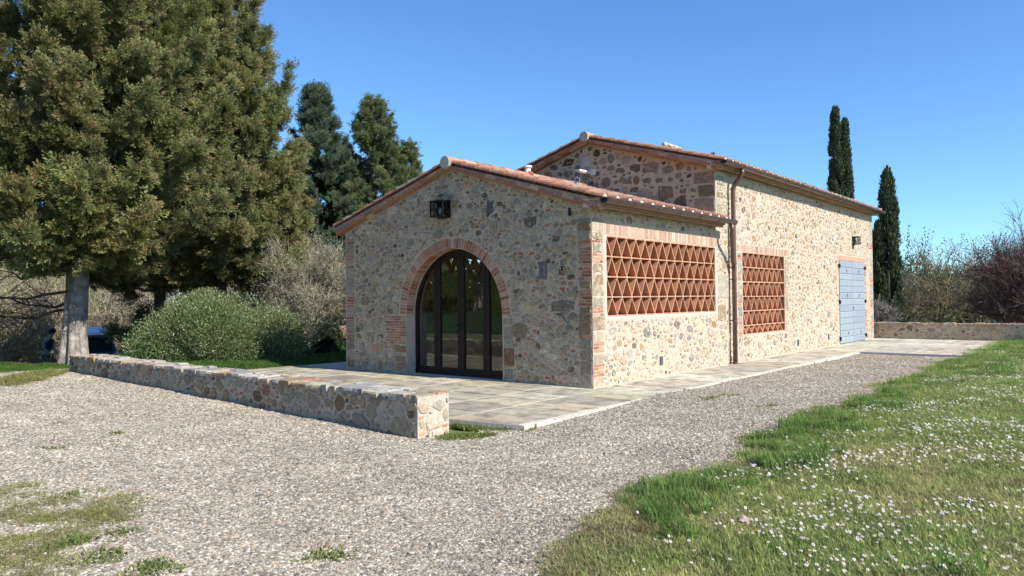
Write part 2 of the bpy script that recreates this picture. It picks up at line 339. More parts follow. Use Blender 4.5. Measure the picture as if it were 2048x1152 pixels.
class Face:
    """a wall face: origin O, horizontal u, vertical v, outward normal n; stones are laid out on a 1 cm raster"""
    def __init__(s, O, u, v, n, W, Hh, inside, res=.01):
        s.O, s.u, s.v, s.n = map(Vector, (O, u, v, n)); s.W, s.H, s.res = W, Hh, res
        nu, nv = int(W / res), int(Hh / res); U, Vv = np.meshgrid((np.arange(nu) + .5) * res, (np.arange(nv) + .5) * res, indexing='ij')
        s.free = inside(U, Vv); s.U, s.V = U, Vv; s.items = []; s.fixed = 0; s.flip = s.u.cross(s.v).dot(s.n) < 0
    def P(s, a, b, d): return s.O + s.u * a + s.v * b + s.n * d
    def reserve(s, cond): s.free &= ~cond
    def fill(s, sizes, pal, gap=.012, brick=.07, seed=1, asp=1.0):
        rng = random.Random(seed); r = s.res; nu, nv = s.free.shape; s.fixed = len(s.items); s.blocked = ~s.free.copy()
        for (w_, h_, tries) in sizes:
            idx = np.argwhere(s.free)
            if not len(idx): break
            for _ in range(tries):
                ci, cj = idx[rng.randrange(len(idx))]
                if not s.free[ci, cj]: continue
                isb = rng.random() < brick and w_ < .3
                a = w_ * rng.uniform(.8, 1.45) / 2; b_ = h_ * rng.uniform(.6, 1.15) / 2
                if isb: a = rng.uniform(.07, .13); b_ = rng.uniform(.018, .028)
                rot = rng.gauss(0, .18) if not isb else rng.gauss(0, .04)
                if not isb and rng.random() < .12: rot += 1.4 * rng.choice((-1, 1))
                n = rng.choice((6, 7, 8)) if not isb else 8; sq = rng.uniform(2.5, 8) if not isb else 7
                ang, rad = [], []
                for k in range(n):
                    t = 2 * math.pi * (k + (rng.uniform(-.25, .25) if not isb else 0)) / n + (.39 if isb else 0)
                    c_, s_ = abs(math.cos(t)), abs(math.sin(t))
                    rr = 1 / ((c_ / a) ** sq + (s_ / b_) ** sq) ** (1 / sq)
                    ang.append(t); rad.append(rr * (rng.uniform(.74, 1.14) if not isb else 1))
                R_ = max(rad) + gap; k_ = int(R_ / r) + 1
                i0, i1, j0, j1 = max(ci - k_, 0), min(ci + k_ + 1, nu), max(cj - k_, 0), min(cj + k_ + 1, nv)
                if ci - k_ < -3 or cj - k_ < -3 or ci + k_ > nu + 3 or cj + k_ > nv + 3:
                    pass
                uu = (np.arange(i0, i1) - ci)[:, None] * r; vv = (np.arange(j0, j1) - cj)[None, :] * r
                cr, sr = math.cos(rot), math.sin(rot); x = uu * cr + vv * sr; y = -uu * sr + vv * cr
                th = np.arctan2(y, x) % (2 * math.pi); A = np.array(ang) % (2 * math.pi); o = np.argsort(A)
                lim = np.interp(th, A[o], np.array(rad)[o], period=2 * math.pi) + gap
                mk = x * x + y * y < lim * lim
                if not s.free[i0:i1, j0:j1][mk].all(): continue
                cu, cv = (ci + .5) * r, (cj + .5) * r
                poly = [(cu + rd * (math.cos(t) * cr - math.sin(t) * sr), cv + rd * (math.cos(t) * sr + math.sin(t) * cr)) for t, rd in zip(ang, rad)]
                if min(q[0] for q in poly) < .004 or max(q[0] for q in poly) > s.W - .004 or min(q[1] for q in poly) < .002: continue
                s.free[i0:i1, j0:j1][mk] = False
                s.items.append((poly, pick(BR) if isb else pick(pal), 'brick' if isb else 'stone', a * b_))
    def grow(s, cap=1.4, gap=.006):
        r = s.res; nu, nv = s.free.shape; best = np.full((nu, nv), 9.0, np.float32); lab = np.full((nu, nv), -1, np.int32); info = []
        for q, (poly, col, kind, a) in enumerate(s.items):
            if len(poly) > 9 or s.fixed > q: info.append(None); continue
            P_ = np.array(poly); c = P_.mean(0); Q = P_ - c; cov = Q.T @ Q / len(Q); inv = np.linalg.inv(cov + np.eye(2) * 1e-7) / 2; R_ = np.abs(Q).max() * cap + .02; k_ = int(R_ / r) + 1; ci, cj = int(c[0] / r), int(c[1] / r)
            i0, i1, j0, j1 = max(ci - k_, 0), min(ci + k_ + 1, nu), max(cj - k_, 0), min(cj + k_ + 1, nv)
            uu = ((np.arange(i0, i1) + .5) * r - c[0])[:, None]; vv = ((np.arange(j0, j1) + .5) * r - c[1])[None, :]
            d = inv[0, 0] * uu * uu + 2 * inv[0, 1] * uu * vv + inv[1, 1] * vv * vv; B = best[i0:i1, j0:j1]; L = lab[i0:i1, j0:j1]; m_ = d < B; B[m_] = d[m_]; L[m_] = q; info.append((c, Q, R_))
        lab[s.blocked] = -2
        for q, it in enumerate(info):
            if it is None: continue
            c, Q, R_ = it; kind = s.items[q][2]; n = 8; off = random.random(); out_ = []; ang = np.arctan2(Q[:, 1], Q[:, 0]) % (2 * math.pi); rad = np.hypot(Q[:, 0], Q[:, 1]); o = np.argsort(ang)
            cp = cap if kind == 'stone' else 1.05
            for k in range(n):
                t = 2 * math.pi * (k + off + random.uniform(-.28, .28)) / n; r0 = float(np.interp(t, ang[o], rad[o], period=2 * math.pi)); dx, dy = math.cos(t), math.sin(t); rr = r0 * .5; mx = r0 * cp
                while rr < mx:
                    i, j = int((c[0] + dx * rr) / r), int((c[1] + dy * rr) / r)
                    if i < 0 or j < 0 or i >= nu or j >= nv or lab[i, j] != q: break
                    rr += .006
                rr = max(rr - gap - random.uniform(0, .004), r0 * .6); out_.append((c[0] + dx * rr, c[1] + dy * rr))
            s.items[q] = (out_, s.items[q][1], kind, s.items[q][3])
    def rect(s, u0, v0, u1, v1, col, kind='brick', j=.004, gap=.008):
        q = lambda: random.uniform(-j, j)
        um, vm = (u0 + u1) / 2, (v0 + v1) / 2
        poly = [(u0 + q(), v0 + q()), (um, v0 + q()), (u1 + q(), v0 + q()), (u1 + q(), vm), (u1 + q(), v1 + q()), (um, v1 + q()), (u0 + q(), v1 + q()), (u0 + q(), vm)]
        s.items.append((poly, col, kind, (u1 - u0) * (v1 - v0) / 4))
        s.reserve((s.U > u0 - gap) & (s.U < u1 + gap) & (s.V > v0 - gap) & (s.V < v1 + gap))
    def quad(s, pts, col, kind='brick'): s.items.append((pts, col, kind, .002))
    def piece(s, mb, poly, col, kind):
        n = len(poly); cu = sum(p[0] for p in poly) / n; cv = sum(p[1] for p in poly) / n
        pr = random.uniform(.005, .022) * s.relief if kind == 'stone' else random.uniform(.002, .008)
        vs_ = []
        for (k, (f, d)) in enumerate(((1.0, -.012), (.96, pr * .7), (.86, pr))):
            for p in poly: vs_.append(s.P(cu + (p[0] - cu) * f, cv + (p[1] - cv) * f, d + (random.uniform(-.003, .003) if k == 2 and kind == 'stone' else 0)))
        vs_.append(s.P(cu, cv, pr * 1.05)); fs = []
        for k in range(n):
            k2 = (k + 1) % n
            fs += [(k, k2, n + k2, n + k), (n + k, n + k2, 2 * n + k2, 2 * n + k), (2 * n + k, 2 * n + k2, 3 * n)]
        if s.flip: fs = [tuple(reversed(f)) for f in fs]
        mb.add(vs_, fs, col)
    smat = 'stone'; relief = 1.0
    def build(s, parent, nmax=300, nbrick=300):
        it = sorted(s.items, key=lambda q: -q[3] / ((s.P(q[0][0][0], q[0][0][1], 0) - CAM).length ** 2))
        cnt = {'stone': 0, 'brick': 0}; rest = {'stone': MB(), 'brick': MB()}; lim = {'stone': nmax, 'brick': nbrick}
        for poly, col, kind, a in it:
            cnt[kind] += 1
            if cnt[kind] <= lim[kind]:
                mb = MB(); s.piece(mb, poly, col, kind); mb.build(kind, M[s.smat if kind == 'stone' else 'brick'], parent)
            else: s.piece(rest[kind], poly, col, kind)
        for k, mb in rest.items():
            if mb.f: mb.build('small_' + k + '_filling', M[s.smat if k == 'stone' else k], parent)['kind'] = 'stuff'

def arc(cx, cz, r, a0, a1, n): return [(cx + r * math.cos(a0 + (a1 - a0) * k / n), cz + r * math.sin(a0 + (a1 - a0) * k / n)) for k in range(n + 1)]

def slab_wall(name, F, outer, holes, th, mat, parent, inmat=None):
    """solid wall with openings: front, back and reveals"""
    loops = [outer] + holes; flat = [p for l in loops for p in l]
    tris = tessellate_polygon([[Vector((p[0], p[1], 0)) for p in l] for l in loops])
    mb = MB(); n = len(flat)
    fr = [F.P(p[0], p[1], 0) for p in flat]; bk = [F.P(p[0], p[1], -th) for p in flat]
    def orient(t, want):
        a, b_, c_ = (fr[i] for i in t); nn = (b_ - a).cross(c_ - a)
        return tuple(t) if nn.dot(want) > 0 else tuple(reversed(t))
    mb.add(fr, [orient(t, F.n) for t in tris]); mb.add(bk, [tuple(reversed(orient(t, F.n))) for t in tris], mi=1)
    b0 = 0
    for l in loops:
        k = len(l)
        for i in range(k):
            p, q = b0 + i, b0 + (i + 1) % k
            mb.add([fr[p], fr[q], bk[q], bk[p]], [(0, 1, 2, 3)])
        b0 += k
    return mb.build(name, [mat, inmat or mat], parent, recalc=False)

# ------------------------------------------------------------------ the barn
W_, E1, L1, L2, E3, S_ = 6.71, 3.11, 5.03, 18.29, 4.42, .307
YR = W_ / 2
barn = empty('stone_barn', (0, 0, 0))
tag(barn, 'tuscan stone barn with brick arch door, terracotta tile roofs, lattice openings and blue shutter door', 'barn')
ACX, ACZ, AR = 3.365, 1.25, 1.33
def top1(y): return E1 + S_ * np.minimum(y, W_ - y)
def top3(y): return E3 + S_ * np.minimum(y, W_ - y)

# front gable wall (x = 0)
F1 = Face((0, 0, 0), (0, 1, 0), (0, 0, 1), (-1, 0, 0), W_, 4.2, lambda u, v: v < top1(u) - .02)
archp = [(ACX + AR, 0)] + arc(ACX, ACZ, AR, 0, math.pi, 28) + [(ACX - AR, 0)]
outer = [(0, -.15), (0, E1), (YR, E1 + S_ * YR), (W_, E1), (W_, -.15), (ACX + AR + .001, -.15)] + [(p[0], p[1] if p[1] > 0 else -.15) for p in archp[:1]]
outer = [(0, -.15), (0, E1), (YR, E1 + S_ * YR), (W_, E1), (W_, -.15), (ACX + AR, -.15)] + arc(ACX, ACZ, AR, 0, math.pi, 28) + [(ACX - AR, -.15)]
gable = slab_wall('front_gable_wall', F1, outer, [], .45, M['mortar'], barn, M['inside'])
d2 = lambda u, v: np.hypot(u - ACX, v - ACZ)
F1.reserve(((d2(F1.U, F1.V) < AR + .215) & (F1.V >= ACZ)) | ((abs(F1.U - ACX) < AR + .02) & (F1.V < ACZ)))
nb = 62
for k in range(nb):                                     # brick voussoirs of the arch
    a0 = math.pi * (k + .09) / nb; a1 = math.pi * (k + .91) / nb; r0 = AR + .004; r1 = AR + .2 + random.uniform(-.012, .012)
    F1.quad([(ACX + r * math.cos(a), ACZ + r * math.sin(a)) for r, a in ((r0, a0), (r1, a0), (r1, (a0 + a1) / 2), (r1, a1), (r0, a1), (r0, (a0 + a1) / 2))][::-1], pick(BR))
def jamb_bricks(F, u0, u1, z0, z1, frac=.3, hb=.045, jf=.012):
    z = z0
    while z < z1:
        if random.random() < frac:
            nrow = random.choice((1, 2, 3))
            for _ in range(nrow):
                if z > z1: break
                u = u0
                while u < u1 - .05:
                    l = min(random.uniform(.14, .28), u1 - u); F.rect(u, z, u + l - .012, z + hb, pick(BR)); u += l
                z += hb + jf
        else:
            h = min(random.uniform(.13, .24), z1 - z)
            if h < .05: break
            F.rect(u0 + random.uniform(0, .02), z, u1 - random.uniform(0, .04), z + h - .015, pick(PALQ), 'stone', .016); z += h
jamb_bricks(F1, ACX + AR + .01, ACX + AR + .36, .05, .42, .7)
F1.rect(ACX + AR + .01, .44, ACX + AR + .2, .58, (.33, .15, .09)); F1.rect(ACX + AR + .215, .44, ACX + AR + .36, .6, (.36, .25, .16), 'stone')
z = .62
while z < 1.2:
    u = ACX + AR + .01
    while u < ACX + AR + .5:
        l = random.uniform(.14, .26); F1.rect(u, z, u + l - .012, z + .04, pick(BR[:3])); u += l
    z += .055
jamb_bricks(F1, ACX - AR - .26, ACX - AR - .01, .05, 1.2, .35)
F1.rect(1.75, .3, 2.0, .62, (.26, .16, .09), 'stone')
jamb_bricks(F1, .0 + .01, .30, .04, 2.95, .35)                        # quoins right and left
jamb_bricks(F1, W_ - .30, W_ - .01, .04, 2.95, .5)
for (u, v, a, b_, c_) in ((1.08, 2.05, .2, .30, (.17, .16, .155)), (1.62, .98, .34, .2, (.22, .17, .10)), (1.35, 2.95, .3, .17, (.15, .12, .09)), (2.3, 3.33, .17, .24, (.12, .115, .11)), (.62, 1.42, .55, .17, (.2, .17, .13))):
    F1.rect(u - a / 2, v - b_ / 2, u + a / 2, v + b_ / 2, tuple(q * 1.25 for q in c_), 'stone', min(a, b_) * .22)
F1.fill([(.28, .17, 25), (.20, .12, 160), (.15, .095, 1100), (.12, .075, 3800), (.09, .06, 8000), (.062, .04, 9000)], PAL, .004, .13, 11); F1.grow(1.22)
F1.build(gable)
# intrados bricks, seen from below on the left
for k in range(nb):
    a0 = math.pi * (k + .08) / nb; a1 = math.pi * (k + .92) / nb; mb = MB(); r = AR - .008
    for x0, x1 in ((.006, .20),):
        p = lambda x, a, rr=r: (x, ACX + rr * math.cos(a), ACZ + rr * math.sin(a))
        am = (a0 + a1) / 2
        mb.add([p(x0, a0), p(x1, a0), p(x1, a1), p(x0, a1), p(x0, a0, AR + .02), p(x1, a0, AR + .02), p(x1, a1, AR + .02), p(x0, a1, AR + .02)],
               [(0, 1, 2, 3), (0, 4, 5, 1), (1, 5, 6, 2), (2, 6, 7, 3), (3, 7, 4, 0)], pick(BR))
    mb.build('brick', M['brick'], gable, recalc=True)

# side wall (y = 0), the low part and the tall part in one plane
G1 = (.455, 1.22, 4.96, 2.66); G2 = (6.49, .63, 9.31, 2.62); DB = (14.18, -.02, 17.1, 2.68)
F2 = Face((0, 0, 0), (1, 0, 0), (0, 0, 1), (0, -1, 0), L2, E3, lambda u, v: (v < np.where(u < L1, E1, E3) - .01))
outer = [(0, -.15), (DB[0], -.15), (DB[0], DB[3]), (DB[2], DB[3]), (DB[2], -.15), (L2, -.15), (L2, E3), (L1, E3), (L1, E1), (0, E1)]
rc = lambda g: [(g[0], g[1]), (g[0], g[3]), (g[2], g[3]), (g[2], g[1])]
outer = [(.45 if p[0] == 0 else p[0], p[1]) for p in outer]
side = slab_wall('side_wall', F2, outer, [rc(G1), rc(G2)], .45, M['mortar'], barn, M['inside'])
for g, pad in ((G1, .07), (G2, .03), (DB, .02)):
    F2.reserve((F2.U > g[0] - pad) & (F2.U < g[2] + pad) & (F2.V > g[1] - pad) & (F2.V < g[3] + .01))
def soldier(F, u0, u1, z0, z1, wd=.062):
    u = u0
    while u < u1 - .02:
        F.rect(u, z0, min(u + wd - .014, u1), z1 - random.uniform(0, .01), pick(BRL), 'brick', .002); u += wd
soldier(F2, .16, 5.22, 2.675, 2.875)
soldier(F2, 6.2, 9.68, 2.635, 2.80)
for k in range(3): F2.rect(DB[0] - .2 + k * 1.12, 2.69, DB[0] - .2 + (k + 1) * 1.12 - .012, 2.84, (.48, .29, .2))
jamb_bricks(F2, .01, .36, .03, 2.95, .42)
jamb_bricks(F2, L1 + .05, L1 + .45, 3.2, 4.3, .05)
jamb_bricks(F2, 6.2, 6.45, .6, 2.6, .4); jamb_bricks(F2, 9.34, 9.6, .6, 2.6, .35)
jamb_bricks(F2, L2 - .4, L2 - .01, .03, 4.2, .35); jamb_bricks(F2, DB[2] + .03, DB[2] + .3, .05, 2.6, .6)
F2.rect(5.1, 1.5, 5.75, 2.05, (.42, .38, .30), 'stone', .02); F2.rect(5.1, 1.0, 5.5, 1.4, (.35, .26, .15), 'stone', .03)
for vx, vz in ((2.41, .31), (10.29, .26), (13.02, .3)): F2.reserve((abs(F2.U - vx) < .12) & (abs(F2.V - vz) < .15))
F2.fill([(.28, .18, 90), (.22, .145, 500), (.17, .115, 2000), (.135, .095, 4800), (.10, .07, 8500), (.07, .05, 8000)], PALL, .006, .09, 12); F2.grow(1.12, .009)
F2.smat = 'smeared'; F2.relief = .7; F2.build(side, 300, 300)

# upper gable of the tall part (x = L1)
F3 = Face((L1, 0, 0), (0, 1, 0), (0, 0, 1), (-1, 0, 0), W_, 5.5, lambda u, v: (v < top3(u) - .02) & (v > top1(u) + .05))
ug = slab_wall('upper_gable_wall', F3, [(.45, E1 - .05), (.45, E3 + .002), (0, E3 + .002), (YR, E3 + S_ * YR), (W_, E3 + .002), (W_ - .45, E3 + .002), (W_ - .45, E1 - .05), (YR, E1 + S_ * YR - .05)], [], .45, M['mortar'], barn, M['inside'])
F3.reserve((abs(F3.U - 3.45) < .16) & (abs(F3.V - 4.98) < .18))
for k in range(4): F3.rect(.01, 3.22 + k * .3, .42 + .1 * (k % 2), 3.22 + k * .3 + .27, pick(PALD), 'stone', .012)
for (u, v, a, b_) in ((1.55, 4.62, .34, .28), (1.2, 4.0, .4, .36), (.85, 3.75, .36, .3), (1.75, 3.95, .4, .3), (2.3, 4.4, .3, .2)):
    F3.rect(u - a / 2, v - b_ / 2, u + a / 2, v + b_ / 2, pick(PALD), 'stone', .07)
F3.fill([(.34, .25, 40), (.26, .18, 260), (.2, .15, 600), (.15, .1, 900), (.10, .07, 1500)], PALD, .012, .08, 13); F3.grow(1.15, .01)
F3.build(ug)

# plain far walls and interior
def wallbox(name, a, b, mat): mb = MB(); mb.box(a, b); return mb.build(name, mat, barn)
F4 = Face((0, W_, 0), (1, 0, 0), (0, 0, 1), (0, 1, 0), L2, E3, lambda u, v: v < 0)
G3 = (1.7, 1.22, 5.0, 2.66)
slab_wall('back_wall', F4, [(.45, -.15), (L2, -.15), (L2, E3), (L1, E3), (L1, E1), (.45, E1)], [rc(G3)], .45, M['mortar'], barn, M['inside'])
F5 = Face((L2, 0, 0), (0, 1, 0), (0, 0, 1), (1, 0, 0), W_, 5.5, lambda u, v: v < top3(u) - .02)
eg = slab_wall('far_gable_wall', F5, [(.45, -.15), (.45, E3 + .002), (0, E3 + .002), (YR, E3 + S_ * YR), (W_, E3 + .002), (W_ - .45, E3 + .002), (W_ - .45, -.15)], [], .45, M['mortar'], barn, M['inside'])
jamb_bricks(F5, .01, .4, .03, 4.2, .2)
F5.fill([(.3, .2, 200), (.2, .14, 300)], PALL, .02, .1, 14); F5.build(eg, 120)
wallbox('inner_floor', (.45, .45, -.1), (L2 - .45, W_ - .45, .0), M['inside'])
wallbox('inner_partition', (6.05, .45, 0), (6.25, W_ - .45, E1 + .3), M['inside'])

# ---- terracotta grilles
def grille(F, g, rows, pitch, rowh, depth, diamond, label, nodes=True):
    root = empty('terracotta_grille', tuple(F.P(g[0], g[1], 0)), 0, barn); root['label'] = label
    inv = Matrix.Translation(-root.location)
    colr = lambda: (lambda k: tuple(q * k * random.uniform(.96, 1.04) for q in (.56, .275, .16)))(random.uniform(.82, 1.12))
    def plate(a, b_, th, name='lattice_plate', d0=.008):
        a = Vector((a[0], a[1])); b_ = Vector((b_[0], b_[1])); d = (b_ - a).normalized(); n = Vector((-d.y, d.x)) * th / 2
        q = [a + n, b_ + n, b_ - n, a - n]
        vs_ = [F.P(p.x, p.y, -d0) - root.location for p in q] + [F.P(p.x, p.y, -d0 - depth) - root.location for p in q]
        mb = MB(); mb.add(vs_, [(0, 1, 2, 3), (7, 6, 5, 4), (0, 4, 5, 1), (1, 5, 6, 2), (2, 6, 7, 3), (3, 7, 4, 0)], colr())
        mb.build(name, M['grille'], root, recalc=True)
    u0, v0, u1, v1 = g; zs = [v1 - .012]
    for r in range(rows): zs.append(max(zs[-1] - rowh, v0 + .012))
    zs[-1] = v0 + .012
    for i, z in enumerate(zs): plate((u0, z), (u1, z), .026 if 0 < i < rows else .02, 'lattice_shelf', .004)
    plate((u0 + .01, v0), (u0 + .01, v1), .018, 'lattice_edge'); plate((u1 - .01, v0), (u1 - .01, v1), .018, 'lattice_edge')
    wd = u1 - u0; n = round(wd / pitch)
    pt = wd / (n + .02)
    for r in range(rows):
        zt, zb = zs[r] - .012, zs[r + 1] + .012
        off_t = 0 if (not diamond or r % 2 == 0) else .5; off_b = .5 - off_t if diamond else .5
        for k in range(-1, n + 1):
            for (ut, ub) in ((k + off_t, k + off_b), (k + 1 + off_t if off_t < off_b else k + off_t, k + off_b if off_t < off_b else k + 1 + off_b)):
                a = u0 + .02 + ut * pt * .995; b_ = u0 + .02 + ub * pt * .995
                if min(a, b_) < u0 + .005 or max(a, b_) > u1 - .005: continue
                plate((a, zt), (b_, zb), .02)
    if nodes:
        mbn = []
        for i, z in enumerate(zs):
            off = (0 if i % 2 == 0 else .5)
            for k in range(0, n + 1):
                u = u0 + .02 + (k + off) * pt * .995
                if u > u1 - .005: continue
                mb = MB(); c = F.P(u, z, -.002) - root.location; pts = []
                for t in range(7): rr = random.uniform(.014, .027); pts.append((math.cos(t * .898) * rr, math.sin(t * .898) * rr * 1.1))
                vs_ = [c + F.u * p[0] + F.v * p[1] for p in pts] + [c + F.n * .008]
                fs = [(t, (t + 1) % 7, 7) for t in range(7)]
                if F.flip: fs = [f[::-1] for f in fs]
                mb.add(vs_, fs, (.5, .5, .5)); mb.build('mortar_dab', M['render'], root)
    return root
grille(F2, G1, 4, .36, .36, .15, True, 'wide terracotta lattice with white mortar dabs at the crossings')
grille(F2, G2, 6, .355, .352, .15, False, 'taller terracotta lattice without mortar dabs, right of the downpipe')
grille(F4, G3, 4, .36, .36, .17, True, 'terracotta lattice in the back wall, seen through the door glass')
for g, F in ((G1, F2),):
    for (a, b_, c_, d_) in ((g[0] - .06, g[1] - .05, g[0], g[3]), (g[2], g[1] - .05, g[2] + .06, g[3]), (g[0], g[1] - .045, g[2], g[1])):
        mb = MB(); p = [F.P(a, b_, .003), F.P(c_, b_, .003), F.P(c_, d_, .003), F.P(a, d_, .003)]
        mb.add(p + [F.P(a, b_, -.02), F.P(c_, b_, -.02), F.P(c_, d_, -.02), F.P(a, d_, -.02)], [(0, 1, 2, 3), (4, 7, 6, 5), (0, 4, 5, 1), (1, 5, 6, 2), (2, 6, 7, 3), (3, 7, 4, 0)])
        mb.build('opening_surround', M['render'], side)

# ---- blue shutter door
sd = empty('shutter_door', (DB[0], 0, 0), 0, barn)
wdt = (DB[2] - DB[0]) / 2; nrow = 13; rh = 2.66 / nrow
mb = MB(); mb.box((0, -.0, .01), (2 * wdt, .05, 2.67)); mb.build('backing_boards', M['bluegap'], sd)
bd = None
for leaf in range(2):
    for r in range(nrow):
        mb = MB(); x0, x1 = .006, wdt - .006; z0, z1 = .006, rh - .002
        prof = [(0, z0), (-.018, z0 + .004), (-.022, z1 - .022), (-.010, z1 - .004), (0, z1)]
        vs_ = [(x0, y, zz) for y, zz in prof] + [(x1, y, zz) for y, zz in prof]; n = len(prof)
        mb.add(vs_, [(k, k + n, k + 1 + n, k + 1) for k in range(n - 1)] + [tuple(range(n)), tuple(range(2 * n - 1, n - 1, -1))])
        if bd is None: bd = mb.mesh('board', M['blue'], recalc=True)
        link('board', bd, sd, (leaf * wdt, -.002, .008 + r * rh))
for (x, rr) in [(wdt * .53, 11), (wdt * 1.5, 11), (wdt * .55, 7), (wdt * 1.5, 7), (wdt * .6, 1), (wdt * 1.6, 1), (wdt * 1.02, 5)]:
    mb = MB(); z = .008 + rr * rh + .1; y = -.028
    mb.add([(x - .022, y, z), (x, y, z - .075), (x + .022, y, z), (x, y, z + .075), (x, y - .012, z)], [(0, 1, 4), (1, 2, 4), (2, 3, 4), (3, 0, 4)]); mb.build('iron_stud', M['dark'], sd, recalc=True)
for z in (2.5, 1.35, .18):
    for x, s in ((-.04, 1), (2 * wdt + .03, -1)):
        mb = MB(); mb.box((min(x, x + .13 * s), -.04, z - .02), (max(x, x + .13 * s), -.024, z + .02)); mb.box((x - .02, -.06, z - .07), (x + .02, 0.0, z + .06)); mb.build('hinge', M['dark'], sd)

# ---- arched glazed door
ad = empty('arched_door', (.3, ACX, 0), 0, barn)
def arch_z(y, r=AR - .02): return ACZ + math.sqrt(max(r * r - y * y, 0)) if abs(y) < r else ACZ
def barv(name, y0, y1, x0=-.035, x1=.035, z0=.02):
    mb = MB(); zt0, zt1 = arch_z(y0) , arch_z(y1)
    vs_ = [(x, y, z) for x in (x0, x1) for y, z in ((y0, z0), (y1, z0), (y1, zt1), (y0, zt0))]
    mb.add(vs_, [(0, 1, 2, 3), (7, 6, 5, 4), (0, 4, 5, 1), (1, 5, 6, 2), (2, 6, 7, 3), (3, 7, 4, 0)]); return mb.build(name, M['frame'], ad, recalc=True)
ring = MB(); P_o = [(AR - .005) * 1.0, 0]; n = 30
def ringpts(r): return [(r, .0)] + [(r * math.cos(math.pi * k / n), ACZ + r * math.sin(math.pi * k / n)) for k in range(n + 1)] + [(-r, .0)]
ro, ri = ringpts(AR - .004), ringpts(AR - .055)
vs_ = [(x, p[0], p[1]) for x in (-.045, .045) for l in (ro, ri) for p in l]; k_ = len(ro); fs = []
for i in range(k_ - 1):
    fs += [(i, i + 1, k_ + i + 1, k_ + i), (2 * k_ + i, 3 * k_ + i, 3 * k_ + i + 1, 2 * k_ + i + 1), (k_ + i, k_ + i + 1, 3 * k_ + i + 1, 3 * k_ + i), (i, 2 * k_ + i, 2 * k_ + i + 1, i + 1)]
ring.add(vs_, fs); ring.build('door_frame', M['frame'], ad, recalc=True)
mb = MB(); mb.box((-.045, -AR, 0), (.045, AR, .075)); mb.build('sill', M['frame'], ad)
bars = [(.59, .77), (-.09, .09), (-.77, -.60)]
for a, b_ in bars: barv('stile', a, (a + b_) / 2 - .004); barv('stile', (a + b_) / 2 + .004, b_)
edges = [(-AR + .05, -.77), (-.60, -.09), (.09, .59), (.77, AR - .05)]
for a, b_ in edges:
    mb = MB(); mb.box((-.03, a, .075), (.03, b_, .15)); mb.build('bottom_rail', M['frame'], ad)
    ys = [a + (b_ - a) * k / 8 for k in range(9)]
    if abs(a) < .7 and abs(b_) < .7:                       # the top rails of the two leaves
        mb = MB(); vs_ = []
        for x in (-.03, .03):
            vs_ += [(x, y, arch_z(y) - .05) for y in ys] + [(x, y, arch_z(y) - .12) for y in ys]
        fs = []
        for k in range(8): fs += [(k, k + 1, 9 + k + 1, 9 + k), (18 + k, 27 + k, 27 + k + 1, 18 + k + 1), (9 + k, 10 + k, 28 + k, 27 + k)]
        mb.add(vs_, fs); mb.build('top_rail', M['frame'], ad, recalc=True)
    mb = MB(); top = [(y, arch_z(y, AR - .05)) for y in ys]
    q = [(a, .12), (b_, .12)] + top[::-1]; n = len(q)
    vs_ = [(-.004, p[0], p[1]) for p in q]
    mb.add(vs_, [tuple(reversed(range(n)))]); mb.build('glass_pane', M['glass'], ad)
for y in (.045, -.045):
    mb = MB(); mb.tube([(-.035, y, 1.02), (-.085, y, 1.02), (-.085, y + (.1 if y > 0 else -.1), 1.02)], .011, 8); mb.box((-.042, y - .018, .9), (-.034, y + .018, 1.1)); mb.build('handle', M['dark'], ad)

# ---- vents
for vx, vz in ((2.41, .31), (10.29, .26), (13.02, .3)):
    mb = MB(); mb.box((vx - .06, -.016, vz - .085), (vx + .06, .01, vz + .085))
    for k in range(5): mb.box((vx - .048, -.022, vz - .07 + k * .03), (vx + .048, -.016, vz - .055 + k * .03))
    mb.build('vent_plate', M['vent'], barn)

# ---- cornices, roofs
TC = [((.40, .19, .12), 3), ((.46, .24, .15), 3), ((.50, .30, .20), 2), ((.34, .17, .11), 2), ((.48, .36, .26), 1)]
brk = {}
def brick_mesh(l, h, d):
    out_ = []
    for c in range(5):
        mb = MB(); q = .004; mb.box((0, 0, 0), (l - .008, d, h - .006), pick(TC)); me = mb.mesh('cornice_brick', M['brick']); out_.append(me)
    return out_
def cornice(x0, x1, ztop, zbot, prot, name):
    root = empty(name, (x0, 0, zbot), 0, barn)
    mb = MB(); h = (ztop - zbot) / 3
    for c in range(3):
        d = prot * (c + 1) / 3; mb.box((.003 + .001 * c, -d + .006, c * h), (x1 - x0 - .003 - .001 * c, .1, (c + 1) * h - .004))
    mb.build('cornice_bed', M['render'], root)
    for c in range(3):
        d = prot * (c + 1) / 3; ms_ = brick_mesh(.29, h, d); n = int((x1 - x0) / .29)
        for k in range(n): link('brick', random.choice(ms_), root, (k * .29 + (0 if k else .0), -d, c * h))
        if (x1 - x0) - n * .29 > .04:
            o = link('brick', ms_[0], root, (n * .29, -d, c * h)); o.scale.x = ((x1 - x0) - n * .29) / .29
    return root
cornice(-.12, L1 - .005, E1 + .15, E1, .24, 'low_cornice')
cornice(L1 - .20, L2 + .12, E3 + .15, E3, .24, 'upper_cornice')

